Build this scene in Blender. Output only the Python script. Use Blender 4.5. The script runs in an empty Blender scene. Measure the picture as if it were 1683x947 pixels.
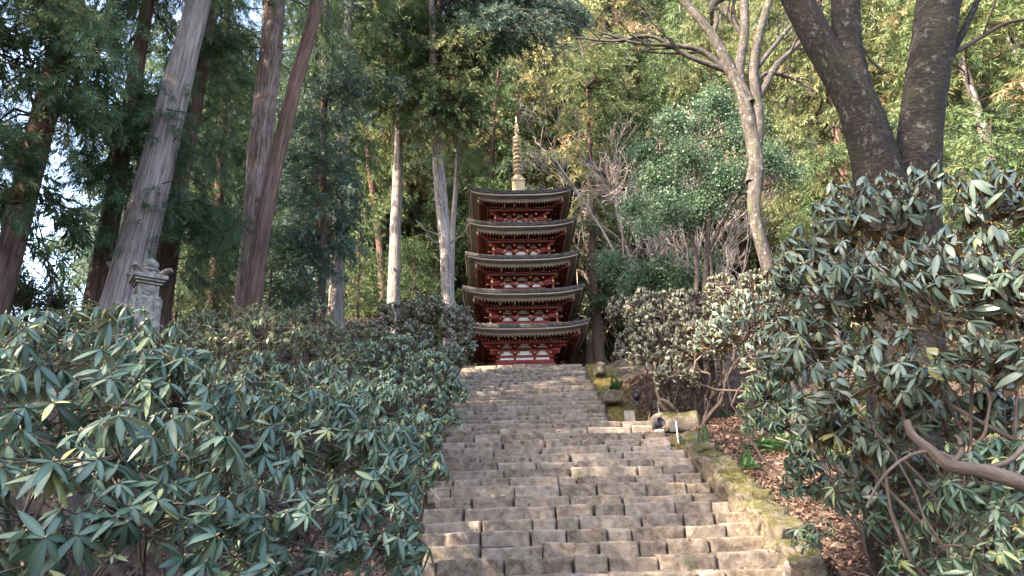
import bpy, math, random
import numpy as np
from mathutils import Matrix, Vector, noise as mnoise
random.seed(11)
rng = np.random.default_rng(11)
scene = bpy.context.scene
C = scene.collection
PI = math.pi

# ------------------------------------------------------------------ camera
F_PX, W_PX, H_PX = 1150.0, 1683.0, 947.0
PITCH, ROLL = 20.0, -1.5
cam_d = bpy.data.cameras.new('camera'); cam = bpy.data.objects.new('camera', cam_d); C.objects.link(cam)
cam_d.sensor_width = 36; cam_d.lens = F_PX / W_PX * 36; cam_d.clip_start = 0.05; cam_d.clip_end = 3000
CAMR = Matrix.Rotation(math.radians(90 + PITCH), 4, 'X') @ Matrix.Rotation(math.radians(ROLL), 4, 'Z')
cam.matrix_world = CAMR
scene.camera = cam
CR = np.array(CAMR.to_3x3())

def pt(px, py, Y):
    """world point seen at photo pixel px,py at forward distance Y"""
    d = CR @ np.array([(px - W_PX / 2) / F_PX, -(py - H_PX / 2) / F_PX, -1.0])
    return d * (Y / d[1])
def mpp(px, py, Y):
    """metres per photo pixel there"""
    return float(-(CR.T @ pt(px, py, Y))[2]) / F_PX

# ------------------------------------------------------------------ terrain
def sst(a, b, x):
    t = np.clip((np.asarray(x, float) - a) / (b - a), 0, 1); return t * t * (3 - 2 * t)
LY0, LZ0, LRUN, RISE = 10.0, -0.21, 0.427, 0.187
UY0, URUN, UZ0 = 17.5, 0.505, 2.79
SY = [-60, 7.4, 16.4, 17.5, 27.6, 37, 60, 110, 400]
SZ = [-3.2, -1.55, 2.35, 2.5, 6.62, 6.9, 22, 48, 90]
def ground(x, y):
    x = np.asarray(x, float); y = np.asarray(y, float)
    s = np.interp(y, SY, SZ)
    leftfall = sst(-14, -45, x)
    s = s - leftfall * np.maximum(0, s + 4) * 0.8
    left = 2.3 * sst(-2.7, -5.6, x) * (1 - sst(30, 40, y)) * (1 - leftfall)
    edge = 3.7 + 0 * y
    edge = np.where(y < 9, 2.6 + (y - 5) * 0.27, edge)
    right = np.maximum(0, x - edge)
    r = 0.10 * np.minimum(right, 3) + 0.30 * np.maximum(0, right - 3)
    r = np.minimum(r, 14) + 0.16 * sst(0, .6, right)
    n = 0.12 * np.sin(x * .9 + 1.3 * np.sin(y * .5)) * np.sin(y * .8 + .5)
    m = sst(-3.4, -4.2, x) + sst(4.2, 5.2, x)
    return s + left + r + n * np.clip(m, 0, 1)
def gz(x, y): return float(ground(x, y))

# ------------------------------------------------------------------ mesh accumulator
class Acc:
    def __init__(s): s.v = []; s.f = []; s.n = 0; s.var = []; s.bk = []; s.mi = []
    def add(s, v, faces, var=None, bark=None, mi=0):
        v = np.asarray(v, float).reshape(-1, 3)
        for f in (faces if isinstance(faces, list) else [faces]):
            f = np.asarray(f, int)
            if f.size: s.f.append(f + s.n); s.mi.append(np.full(len(f), mi))
        s.v.append(v); s.n += len(v)
        s.var.append(np.full(len(v), 0.5) if var is None else np.broadcast_to(np.asarray(var, float), (len(v),)))
        s.bk.append(v.copy() if bark is None else bark)
    def build(s, name, mats, parent=None, smooth=False, loc=None):
        me = bpy.data.meshes.new(name)
        if s.n:
            V = np.concatenate(s.v)
            if loc is not None: V = V - np.asarray(loc)
            lens = np.concatenate([np.full(len(f), f.shape[1]) for f in s.f])
            li = np.concatenate([f.ravel() for f in s.f])
            me.vertices.add(len(V)); me.vertices.foreach_set('co', V.ravel().astype(np.float32))
            me.loops.add(len(li)); me.loops.foreach_set('vertex_index', li.astype(np.int32))
            me.polygons.add(len(lens))
            me.polygons.foreach_set('loop_start', np.concatenate([[0], np.cumsum(lens)[:-1]]).astype(np.int32))
            me.polygons.foreach_set('material_index', np.concatenate(s.mi).astype(np.int32))
            me.polygons.foreach_set('use_smooth', np.full(len(lens), smooth))
            me.update(calc_edges=True)
            a = me.attributes.new('var', 'FLOAT', 'POINT'); a.data.foreach_set('value', np.concatenate(s.var).astype(np.float32))
            b = me.attributes.new('bark', 'FLOAT_VECTOR', 'POINT'); b.data.foreach_set('vector', np.concatenate(s.bk).ravel().astype(np.float32))
        for m in (mats if isinstance(mats, (list, tuple)) else [mats]): me.materials.append(m)
        o = bpy.data.objects.new(name, me); C.objects.link(o)
        if parent is not None: o.parent = parent
        return o

def tag(o, label=None, cat=None, group=None, kind=None):
    if label: o['label'] = label
    if cat: o['category'] = cat
    if group: o['group'] = group
    if kind: o['kind'] = kind
    return o
def thing(name, label, cat, loc=(0, 0, 0), group=None, rz=0):
    o = bpy.data.objects.new(name, None); C.objects.link(o)
    o.location = [float(a) for a in loc]; o.rotation_euler = (0, 0, rz); o.empty_display_size = .3
    return tag(o, label, cat, group)

BOXF = np.array([[0, 3, 2, 1], [4, 5, 6, 7], [0, 1, 5, 4], [1, 2, 6, 5], [2, 3, 7, 6], [3, 0, 4, 7]])
def box(acc, c, s, R=None, mi=0, var=None, taper=(1, 1)):
    x, y, z = np.array(s) / 2; tx, ty = taper
    v = np.array([[-x, -y, -z], [x, -y, -z], [x, y, -z], [-x, y, -z], [-x * tx, -y * ty, z], [x * tx, -y * ty, z], [x * tx, y * ty, z], [-x * tx, y * ty, z]])
    if R is not None: v = v @ np.asarray(R).T
    acc.add(v + np.asarray(c), BOXF, mi=mi, var=var)
def rotz(a): return np.array([[math.cos(a), -math.sin(a), 0], [math.sin(a), math.cos(a), 0], [0, 0, 1]])
def rotx(a): return np.array([[1, 0, 0], [0, math.cos(a), -math.sin(a)], [0, math.sin(a), math.cos(a)]])
def lathe(acc, prof, c, n=20, mi=0, var=None):
    prof = np.array(prof, float); a = np.arange(n) * 2 * PI / n
    v = np.stack([prof[:, 0, None] * np.cos(a), prof[:, 0, None] * np.sin(a), np.repeat(prof[:, 1, None], n, 1)], -1)
    K = len(prof); i = np.arange(K - 1)[:, None]; j = np.arange(n)[None]
    f = np.stack([i * n + j, i * n + (j + 1) % n, (i + 1) * n + (j + 1) % n, (i + 1) * n + j], -1).reshape(-1, 4)
    acc.add(v.reshape(-1, 3) + np.asarray(c), f, mi=mi, var=var)
def norm(a): return a / np.maximum(np.linalg.norm(a, axis=-1, keepdims=True), 1e-9)

def tubes(acc, P, R, sides=4, var=None, rough=0.0, mi=0):
    """batch of tubes: P (N,K,3), R (N,K)"""
    P = np.asarray(P, float); R = np.asarray(R, float); N, K, _ = P.shape
    if N == 0: return
    T = norm(np.gradient(P, axis=1))
    ref = np.where(np.abs(T[:, :1, 2:3]) > .8, np.array([1., 0.13, 0]), np.array([0.1, 0, 1.]))
    ref = np.broadcast_to(ref, T.shape)
    U = norm(np.cross(T, ref)); Vv = np.cross(T, U)
    a = np.arange(sides) * 2 * PI / sides
    ca, sa = np.cos(a), np.sin(a)
    rr = R[:, :, None] * np.ones(sides)
    L = np.concatenate([np.zeros((N, 1)), np.cumsum(np.linalg.norm(np.diff(P, axis=1), axis=-1), 1)], 1)
    if rough:
        ph = rng.random((N, 1, 1)) * 9
        ang = a[None, None]
        rr = rr * (1 + rough * (np.sin(ang * 2 + L[:, :, None] * 1.1 + ph) * .5 + np.sin(ang * 5 + L[:, :, None] * .35 + ph * 2) * .35 + np.sin(ang * 3 - L[:, :, None] * 2.7 + ph) * .35 + .25 * rng.standard_normal(rr.shape)))
    v = P[:, :, None] + rr[..., None] * (U[:, :, None] * ca[:, None] + Vv[:, :, None] * sa[:, None])
    bk = np.stack([R[:, :1, None] * ca + 0 * rr, R[:, :1, None] * sa + 0 * rr, L[:, :, None] + 0 * rr], -1)
    n_ = np.arange(N)[:, None, None] * K * sides; i = np.arange(K - 1)[None, :, None]; j = np.arange(sides)[None, None]; j2 = (j + 1) % sides
    f = np.stack([n_ + i * sides + j, n_ + i * sides + j2, n_ + (i + 1) * sides + j2, n_ + (i + 1) * sides + j], -1).reshape(-1, 4)
    vv = None if var is None else np.repeat(np.broadcast_to(np.asarray(var), (N,)), K * sides)
    acc.add(v.reshape(-1, 3), f, var=vv, bark=bk.reshape(-1, 3), mi=mi)

def spline(pts, n):
    """Catmull-Rom through pts -> n samples"""
    P = np.asarray(pts, float); P = np.vstack([2 * P[0] - P[1], P, 2 * P[-1] - P[-2]])
    out = []
    m = len(P) - 3
    for t in np.linspace(0, m - 1e-6, n):
        i = int(t); u = t - i; p0, p1, p2, p3 = P[i:i + 4]
        out.append(.5 * ((2 * p1) + (-p0 + p2) * u + (2 * p0 - 5 * p1 + 4 * p2 - p3) * u * u + (-p0 + 3 * p1 - 3 * p2 + p3) * u ** 3))
    return np.array(out)

def stamp(acc, tmpl, pos, R, S, var):
    """tmpl = (V, [faces], tv); pos (N,3) R (N,3,3) S (N,)"""
    V, F, tv = tmpl; N = len(pos)
    if N == 0: return
    v = np.einsum('nij,kj->nki', R, V) * np.asarray(S)[:, None, None] + pos[:, None]
    faces = [(f[None] + (np.arange(N) * len(V))[:, None, None]).reshape(-1, f.shape[1]) for f in F]
    vv = (np.asarray(var)[:, None] + tv[None]).ravel()
    acc.add(v.reshape(-1, 3), faces, var=vv)

def frames(d, roll=None):
    """rotation matrices whose x axis is d and z axis as upright as possible"""
    x = norm(d); up = np.array([0, 0, 1.]) + 0 * x
    up = np.where(np.abs(x[:, 2:3]) > .95, np.array([0, 1., 0.2]), up)
    y = norm(np.cross(up, x)); z = np.cross(x, y)
    if roll is not None:
        c, s = np.cos(roll)[:, None], np.sin(roll)[:, None]
        y, z = y * c + z * s, -y * s + z * c
    return np.stack([x, y, z], -1)

def rdir(n):
    return norm(rng.standard_normal((n, 3)))

# ------------------------------------------------------------------ materials
def new_mat(name):
    m = bpy.data.materials.new(name); m.use_nodes = True; nt = m.node_tree
    for n in list(nt.nodes): nt.nodes.remove(n)
    out = nt.nodes.new('ShaderNodeOutputMaterial')
    return m, nt, out
def N(nt, typ, **kw):
    n = nt.nodes.new(typ)
    for k, v in kw.items():
        if k in n.inputs.keys(): n.inputs[k].default_value = v
        else: setattr(n, k, v)
    return n
def ramp(nt, stops, fac):
    r = nt.nodes.new('ShaderNodeValToRGB'); e = r.color_ramp.elements
    while len(e) < len(stops): e.new(.5)
    for i, (p, c) in enumerate(stops):
        e[i].position = p; e[i].color = (*c, 1)
    nt.links.new(fac, r.inputs[0]); return r.outputs[0]
def mixc(nt, fac, a, b):
    m = nt.nodes.new('ShaderNodeMix'); m.data_type = 'RGBA'
    for s, v in ((m.inputs[0], fac), (m.inputs[6], a), (m.inputs[7], b)):
        if isinstance(v, (int, float)): s.default_value = v
        elif isinstance(v, tuple): s.default_value = (*v, 1)
        else: nt.links.new(v, s)
    return m.outputs[2]
def math_(nt, op, a, b=0.0, clamp=False):
    m = nt.nodes.new('ShaderNodeMath'); m.operation = op; m.use_clamp = clamp
    for s, v in zip(m.inputs, (a, b)):
        if isinstance(v, (int, float)): s.default_value = v
        else: nt.links.new(v, s)
    return m.outputs[0]
def bump(nt, h, strength, dist=.02):
    b = nt.nodes.new('ShaderNodeBump'); b.inputs['Strength'].default_value = strength; b.inputs['Distance'].default_value = dist
    nt.links.new(h, b.inputs['Height']); return b.outputs[0]

def leaf_mat(name, stops, rough=.5, spec=.5, transl=.25, back=None, oi=.0, clump=0.0):
    m, nt, out = new_mat(name)
    at = N(nt, 'ShaderNodeAttribute', attribute_name='var')
    fac = at.outputs['Fac']
    if clump:
        tc = N(nt, 'ShaderNodeTexCoord'); nz = N(nt, 'ShaderNodeTexNoise', Scale=clump, Detail=2.0)
        nt.links.new(tc.outputs['Object'], nz.inputs['Vector'])
        fac = math_(nt, 'ADD', fac, math_(nt, 'MULTIPLY', math_(nt, 'SUBTRACT', nz.outputs[0], .5), 1.3))
    if oi:
        o = N(nt, 'ShaderNodeObjectInfo')
        fac = math_(nt, 'ADD', fac, math_(nt, 'MULTIPLY', math_(nt, 'SUBTRACT', o.outputs['Random'], .5), oi))
    col = ramp(nt, stops, fac)
    if back:
        g = N(nt, 'ShaderNodeNewGeometry')
        col = mixc(nt, g.outputs['Backfacing'], col, back)
    p = N(nt, 'ShaderNodeBsdfPrincipled', Roughness=rough); p.inputs['Specular IOR Level'].default_value = spec
    nt.links.new(col, p.inputs['Base Color'])
    if transl:
        t = N(nt, 'ShaderNodeBsdfTranslucent'); nt.links.new(col, t.inputs['Color'])
        mx = N(nt, 'ShaderNodeMixShader'); mx.inputs[0].default_value = transl
        nt.links.new(p.outputs[0], mx.inputs[1]); nt.links.new(t.outputs[0], mx.inputs[2])
        nt.links.new(mx.outputs[0], out.inputs[0])
    else: nt.links.new(p.outputs[0], out.inputs[0])
    return m

def bark_mat(name, dark, mid, light, vert=8.0, scale=9.0, bmp=.6, lichen=None, moss=None, horizontal=False, patch=1.2):
    m, nt, out = new_mat(name)
    at = N(nt, 'ShaderNodeAttribute', attribute_name='bark')
    mp = N(nt, 'ShaderNodeMapping'); nt.links.new(at.outputs['Vector'], mp.inputs[0])
    mp.inputs['Scale'].default_value = (1, 1, 1 / vert) if not horizontal else (.8, .8, 1.7)
    nz = N(nt, 'ShaderNodeTexNoise', Scale=scale, Detail=7.0, Roughness=.68); nz.inputs['Distortion'].default_value = .35
    nt.links.new(mp.outputs[0], nz.inputs['Vector'])
    col = ramp(nt, [(.30, dark), (.50, mid), (.72, light)], nz.outputs[0])
    hgt = nz.outputs[0]
    if not horizontal and vert > 3:
        mq = N(nt, 'ShaderNodeMapping'); nt.links.new(at.outputs['Vector'], mq.inputs[0]); mq.inputs['Scale'].default_value = (1, 1, 1 / (vert * 1.6))
        nq = N(nt, 'ShaderNodeTexNoise', Scale=scale * 2.3, Detail=4.0, Roughness=.6); nq.inputs['Distortion'].default_value = .8; nt.links.new(mq.outputs[0], nq.inputs['Vector'])
        fq = ramp(nt, [(.36, (.42,) * 3), (.50, (1.0,) * 3), (.70, (1.12,) * 3)], nq.outputs[0])
        mk = nt.nodes.new('ShaderNodeMix'); mk.data_type = 'RGBA'; mk.blend_type = 'MULTIPLY'; mk.inputs[0].default_value = 1
        nt.links.new(col, mk.inputs[6]); nt.links.new(fq, mk.inputs[7]); col = mk.outputs[2]
        hgt = math_(nt, 'ADD', hgt, math_(nt, 'MULTIPLY', nq.outputs[0], .8))
    n2 = N(nt, 'ShaderNodeTexNoise', Scale=patch, Detail=4.0); nt.links.new(at.outputs['Vector'], n2.inputs['Vector'])
    f2 = ramp(nt, [(.35, (0.72,) * 3), (.65, (1.18,) * 3)], n2.outputs[0])
    mm = nt.nodes.new('ShaderNodeMix'); mm.data_type = 'RGBA'; mm.blend_type = 'MULTIPLY'; mm.inputs[0].default_value = 1
    nt.links.new(col, mm.inputs[6]); nt.links.new(f2, mm.inputs[7]); col = mm.outputs[2]
    if lichen:
        n3 = N(nt, 'ShaderNodeTexNoise', Scale=7.0, Detail=8.0, Roughness=.75); nt.links.new(at.outputs['Vector'], n3.inputs['Vector'])
        fl = ramp(nt, [(.56, (0,) * 3), (.63, (1,) * 3)], n3.outputs[0])
        col = mixc(nt, fl, col, lichen)
    if moss:
        n4 = N(nt, 'ShaderNodeTexNoise', Scale=1.6, Detail=6.0, Roughness=.7); nt.links.new(at.outputs['Vector'], n4.inputs['Vector'])
        fl = ramp(nt, [(.52, (0,) * 3), (.66, (1,) * 3)], n4.outputs[0])
        col = mixc(nt, fl, col, moss)
    p = N(nt, 'ShaderNodeBsdfPrincipled', Roughness=.9); p.inputs['Specular IOR Level'].default_value = .25
    nt.links.new(col, p.inputs['Base Color']); nt.links.new(bump(nt, hgt, bmp, .06), p.inputs['Normal'])
    nt.links.new(p.outputs[0], out.inputs[0]); return m

def rough_mat(name, cols, scale=4.0, bmp=.4, rough=.85, dist=.02, moss=None, moss_top=0.0, detail=8.0, metal=0.0, spec=.3, speck=None, oi=0.0, vari=0.0, moss_scale=1.5, moss_lo=.5):
    m, nt, out = new_mat(name)
    tc = N(nt, 'ShaderNodeTexCoord')
    nz = N(nt, 'ShaderNodeTexNoise', Scale=scale, Detail=detail, Roughness=.65); nt.links.new(tc.outputs['Object'], nz.inputs['Vector'])
    k = len(cols); fac = nz.outputs[0]
    if vari:
        at = N(nt, 'ShaderNodeAttribute', attribute_name='var')
        fac = math_(nt, 'ADD', fac, math_(nt, 'MULTIPLY', math_(nt, 'SUBTRACT', at.outputs['Fac'], .5), vari))
    col = ramp(nt, [(.32 + .36 * i / max(1, k - 1), c) for i, c in enumerate(cols)], fac)
    h = nz.outputs[0]
    nf = N(nt, 'ShaderNodeTexNoise', Scale=scale * 9, Detail=5.0, Roughness=.7); nt.links.new(tc.outputs['Object'], nf.inputs['Vector'])
    h = math_(nt, 'ADD', h, math_(nt, 'MULTIPLY', nf.outputs[0], .35))
    if speck:
        fs = ramp(nt, [(.60, (0,) * 3), (.68, (1,) * 3)], nf.outputs[0]); col = mixc(nt, fs, col, speck)
    if moss:
        nm = N(nt, 'ShaderNodeTexNoise', Scale=moss_scale, Detail=7.0, Roughness=.7); nt.links.new(tc.outputs['Object'], nm.inputs['Vector'])
        g = N(nt, 'ShaderNodeNewGeometry'); sx = N(nt, 'ShaderNodeSeparateXYZ'); nt.links.new(g.outputs['Normal'], sx.inputs[0])
        f = math_(nt, 'ADD', nm.outputs[0], math_(nt, 'MULTIPLY', sx.outputs[2], moss_top))
        fl = ramp(nt, [(moss_lo, (0,) * 3), (moss_lo + .14, (1,) * 3)], f); col = mixc(nt, fl, col, mixc(nt, nf.outputs[0], moss, tuple(c * 1.9 for c in moss)))
    p = N(nt, 'ShaderNodeBsdfPrincipled', Roughness=rough, Metallic=metal); p.inputs['Specular IOR Level'].default_value = spec
    nt.links.new(col, p.inputs['Base Color']); nt.links.new(bump(nt, h, bmp, dist), p.inputs['Normal'])
    nt.links.new(p.outputs[0], out.inputs[0]); return m

M = {}
M['stone'] = rough_mat('step_stone', [(.085, .062, .046), (.185, .145, .115), (.28, .232, .192)], 7, 1.0, .92, .045, moss=(.05, .06, .02), moss_scale=1.3, moss_lo=.62, vari=.16, speck=(.38, .325, .27))
M['stone2'] = rough_mat('granite', [(.07, .062, .056), (.18, .165, .15), (.31, .29, .27)], 14, .9, .9, .02, moss=(.10, .075, .025), moss_scale=5, moss_lo=.56, speck=(.5, .48, .45))
M['mossy'] = rough_mat('mossy_stone', [(.09, .07, .055), (.20, .165, .135)], 4, 1, .95, .08, moss=(.045, .042, .014), moss_scale=6, moss_top=.14, moss_lo=.50, speck=(.17, .14, .08))
M['boulder'] = rough_mat('boulder', [(.12, .10, .095), (.24, .20, .19)], 3, .7, .9, .04, moss=(.06, .08, .015), moss_scale=1.6, moss_top=.25, moss_lo=.62)
M['palestone'] = rough_mat('pale_stone', [(.28, .26, .24), (.42, .40, .37)], 5, .5, .9, .02)
M['soil'] = rough_mat('forest_floor', [(.028, .021, .017), (.066, .048, .038), (.12, .088, .07)], 3.5, 1, .95, .09, moss=(.035, .045, .015), moss_scale=.6, moss_lo=.58, speck=(.20, .13, .09))
M['litter'] = leaf_mat('dead_leaf', [(0, (.05, .03, .024)), (.5, (.12, .07, .055)), (1, (.25, .155, .12))], .8, .2, .1)
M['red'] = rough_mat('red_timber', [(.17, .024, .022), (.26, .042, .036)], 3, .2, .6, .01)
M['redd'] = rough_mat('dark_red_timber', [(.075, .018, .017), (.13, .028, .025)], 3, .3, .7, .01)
M['white'] = rough_mat('white_plaster', [(.76, .75, .74), (.84, .83, .82)], 3, .1, .8, .01)
M['gold'] = rough_mat('ochre_tip', [(.36, .23, .10), (.50, .34, .16)], 5, .1, .5, .01)
M['barkroof'] = rough_mat('cypress_bark', [(.028, .025, .023), (.06, .054, .05), (.115, .105, .10)], 7, 1, .95, .06, moss=(.05, .055, .02), moss_top=.10, moss_scale=3, moss_lo=.58)
M['greyboard'] = rough_mat('grey_board', [(.15, .13, .122), (.24, .21, .20)], 2.5, .3, .85, .01)
M['paleboard'] = rough_mat('pale_board', [(.40, .35, .33), (.52, .47, .45)], 4, .2, .8, .01)
M['bronze'] = rough_mat('gilt_bronze', [(.34, .27, .16), (.52, .43, .28)], 9, .3, .55, .01, metal=.2, spec=.5)
M['black'] = rough_mat('black_metal', [(.012, .012, .014), (.03, .03, .035)], 8, .1, .45, .005, spec=.5)
M['grey'] = rough_mat('grey_metal', [(.10, .09, .09), (.16, .15, .15)], 8, .2, .6, .005)
M['palewood'] = rough_mat('weathered_wood', [(.24, .20, .17), (.38, .33, .29)], 6, .4, .9, .01)
M['whitepaint'] = rough_mat('white_paint', [(.7, .7, .72), (.8, .8, .82)], 6, .1, .5, .01)

M['cedar_grey'] = bark_mat('pale_cedar_bark', (.09, .07, .064), (.22, .185, .175), (.36, .315, .305), 14, 15, .9, patch=.5)
M['cedar_red'] = bark_mat('red_cedar_bark', (.05, .028, .024), (.135, .078, .064), (.25, .16, .14), 13, 14, .9, patch=.5)
M['cedar_dark'] = bark_mat('dark_cedar_bark', (.035, .022, .018), (.10, .058, .045), (.18, .11, .09), 8, 12, .8, moss=(.03, .045, .015), patch=.6)
M['cedar_rough'] = bark_mat('rough_cedar_bark', (.07, .048, .042), (.20, .14, .125), (.36, .28, .26), 6, 11, 1.0, patch=.8)
M['cedar_pale'] = bark_mat('lichened_cedar_bark', (.11, .09, .08), (.24, .205, .19), (.38, .34, .32), 9, 10, .9, lichen=(.42, .42, .38), patch=.6)  # pale bark tone with lichen patches
M['cherry'] = bark_mat('cherry_bark', (.007, .0055, .005), (.020, .0145, .012), (.065, .048, .040), .9, 15, 1.0, lichen=(.095, .10, .085), moss=(.024, .028, .011), horizontal=True)
M['beech'] = bark_mat('grey_lichen_bark', (.02, .017, .015), (.058, .048, .043), (.115, .10, .092), 1.6, 6, .8, lichen=(.20, .19, .18), moss=(.07, .075, .04))
M['twig'] = bark_mat('twig_bark', (.045, .034, .029), (.10, .074, .064), (.19, .15, .13), 3, 9, .4)
M['twigpale'] = bark_mat('pale_twig', (.20, .15, .135), (.33, .265, .24), (.46, .385, .36), 3, 6, .3)
M['twigdark'] = bark_mat('dark_twig', (.02, .015, .013), (.055, .04, .035), (.10, .08, .07), 3, 6, .3)

M['rh_blue'] = leaf_mat('rhododendron_leaf', [(0, (.020, .042, .026)), (.4, (.05, .092, .060)), (.75, (.125, .18, .12)), (1, (.26, .28, .10))], .40, .55, .15, back=(.20, .23, .14))
M['rh_brown'] = leaf_mat('brown_backed_leaf', [(0, (.026, .046, .030)), (.5, (.068, .098, .074)), (.85, (.13, .165, .13)), (1, (.22, .22, .09))], .38, .55, .10, back=(.14, .092, .042))
M['rh_olive'] = leaf_mat('olive_leaf', [(0, (.04, .05, .025)), (.5, (.09, .115, .05)), (.85, (.17, .19, .08)), (1, (.24, .20, .10))], .42, .5, .2, back=(.22, .19, .11))
M['rh_dry'] = leaf_mat('dry_leaf', [(0, (.05, .055, .035)), (.5, (.11, .125, .085)), (1, (.21, .21, .15))], .5, .5, .15, back=(.17, .11, .075))
M['bud'] = rough_mat('leaf_bud', [(.30, .20, .09), (.42, .30, .15)], 20, .1, .6)
M['camellia'] = leaf_mat('small_glossy_leaf', [(0, (.03, .065, .035)), (.5, (.075, .135, .075)), (1, (.16, .24, .14))], .5, .45, .25)
CED = dict(rough=.6, spec=.3, transl=.24)
M['ced_dark'] = leaf_mat('dark_cedar_needles', [(0, (.022, .042, .022)), (.5, (.058, .105, .048)), (.85, (.13, .185, .075)), (1, (.24, .18, .09))], oi=.2, clump=.5, **CED)
M['ced_mid'] = leaf_mat('green_cedar_needles', [(0, (.03, .05, .022)), (.45, (.08, .125, .050)), (.8, (.17, .20, .08)), (1, (.28, .20, .11))], oi=.35, clump=.35, **CED)
M['ced_gold'] = leaf_mat('bronzed_cedar_needles', [(0, (.04, .056, .025)), (.4, (.10, .13, .052)), (.75, (.21, .205, .09)), (1, (.32, .23, .13))], oi=.4, clump=.35, **CED)
M['cyp_blue'] = leaf_mat('blue_cypress_scales', [(0, (.025, .046, .036)), (.5, (.055, .095, .072)), (1, (.12, .17, .125))], oi=.2, clump=.5, **CED)
M['fern'] = leaf_mat('fern_frond', [(0, (.03, .075, .025)), (.5, (.06, .13, .04)), (1, (.13, .21, .07))], .5, .4, .3)
M['moss'] = leaf_mat('kerb_moss', [(0, (.045, .045, .012)), (.5, (.09, .085, .02)), (1, (.17, .15, .05))], .9, .2, .2)
M['grassy'] = leaf_mat('dry_moss_tuft', [(0, (.12, .11, .03)), (.5, (.25, .20, .07)), (1, (.42, .33, .15))], .8, .2, .2)

# ------------------------------------------------------------------ templates
def leaf(L, Wd, seg=4, droop=.5, fold=.25, twist=0.0):
    """leaf along +x; returns verts (3 per station) and quads"""
    t = np.linspace(0, 1, seg + 1)
    w = Wd * .5 * np.sin(PI * np.clip(t, .0, 1) ** .85) ** .75; w[0] = Wd * .06; w[-1] = Wd * .02
    ang = -droop * t
    xs = np.concatenate([[0], np.cumsum(np.cos(ang[1:]) * L / seg)]); zs = np.concatenate([[0], np.cumsum(np.sin(ang[1:]) * L / seg)])
    v = []
    for i in range(seg + 1):
        tw = twist * t[i]
        for s in (-1, 0, 1):
            yy = s * w[i]; zz = abs(s) * w[i] * fold
            v.append([xs[i], yy * math.cos(tw) - zz * math.sin(tw), zs[i] + yy * math.sin(tw) + zz * math.cos(tw)])
    f = []
    for i in range(seg):
        for s in (0, 1):
            a = i * 3 + s; f.append([a, a + 3, a + 4, a + 1])
    return np.array(v), np.array(f)
def whorl(nl, L, Wd, seg, d0, d1):
    Vs, Fs, T = [], [], []; n = 0
    ph = rng.random() * 6
    for i in range(nl):
        l = L * rng.uniform(.5, 1.12)
        v, f = leaf(l, Wd * rng.uniform(.8, 1.1), seg, rng.uniform(.2, .9), rng.uniform(-.05, .35), rng.uniform(-.5, .5))
        v[:, 0] += .02
        v = v @ rotx(rng.uniform(-.35, .35)).T
        a = rng.uniform(d0, d1)
        Ry = np.array([[math.cos(a), 0, math.sin(a)], [0, 1, 0], [-math.sin(a), 0, math.cos(a)]])
        v = (v @ Ry.T) @ rotz(ph + i * 2.4 + rng.uniform(-.3, .3)).T
        v[:, 2] -= .008 * (i % 3)
        Vs.append(v); Fs.append(f + n); n += len(v); T.append(rng.uniform(-.25, .25) + np.where(np.arange(len(v)) % 3 == 1, .16, -.06))
    # note whorl axis is z; stamp frames use x as axis -> swap so that +x is the axis
    V = np.concatenate(Vs)[:, [2, 1, 0]] * np.array([1, -1, 1])
    return (V, [np.concatenate(Fs)], np.concatenate(T))
WH_HI = [whorl(random.randint(7, 12), 1, .20, 5, *d) for d in ((.0, .9), (.2, 1.1), (.5, 1.25), (.1, .6), (.3, 1.2), (.0, 1.1))]
WH_HI += [whorl(random.randint(4, 6), 1, .22, 5, .6, 1.4), whorl(random.randint(4, 7), .8, .2, 5, -.2, .5)]
WH_BR = [whorl(random.randint(6, 9), 1, .26, 5, *d) for d in ((.3, 1.2), (.5, 1.3), (.2, 1.0), (.4, 1.4))]
WH_LO = [whorl(random.randint(6, 9), 1, .32, 2, *d) for d in ((.0, .9), (.3, 1.2), (.1, 1.1))]

def spray_t(nf, flen, fw, droop=.6, flat=.5, ax=1.0):
    """feathery conifer spray of unit length along x"""
    t = np.sort(rng.uniform(.05, 1, nf)); x = t * ax; z = -droop * t * t * .5
    side = np.where(np.arange(nf) % 2, 1, -1)
    az = side * rng.uniform(.3, 1.15, nf) * (1.1 - .5 * t); el = rng.normal(-.15, flat, nf)
    d = np.stack([np.cos(az) * np.cos(el), np.sin(az) * np.cos(el), np.sin(el) - droop * .5 * t], -1); d = norm(d)
    l = flen * rng.uniform(.5, 1.15, nf) * (1.1 - .6 * np.abs(t - .4))
    o = np.stack([x, np.zeros(nf), z], -1)
    sd = norm(np.cross(d, rdir(nf))) * fw * .5
    tip = o + d * l[:, None]; tip[:, 2] -= .12 * l
    mid = o + d * l[:, None] * .55
    v = np.stack([o, mid + sd, tip, mid - sd], 1).reshape(-1, 3)
    f = np.arange(nf * 4).reshape(-1, 4)
    # central rib
    rv = np.array([[0, -.012, 0], [0, .012, 0], [ax, .004, -droop * .5], [ax, -.004, -droop * .5]])
    return (np.vstack([v, rv]), [np.vstack([f, np.arange(4)[None] + nf * 4])], np.concatenate([np.repeat(rng.uniform(-.14, .14, nf), 4), np.full(4, -.2)]))
SP_FINE = [spray_t(34, .34, .050, .5, .5) for _ in range(5)]
SP_MID = [spray_t(30, .36, .055, .6, .6) for _ in range(5)]
SP_XF = [spray_t(64, .30, .024, .5, .55) for _ in range(5)]
SP_FAR = [spray_t(13, .5, .15, .6, .6) for _ in range(4)]

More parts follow.
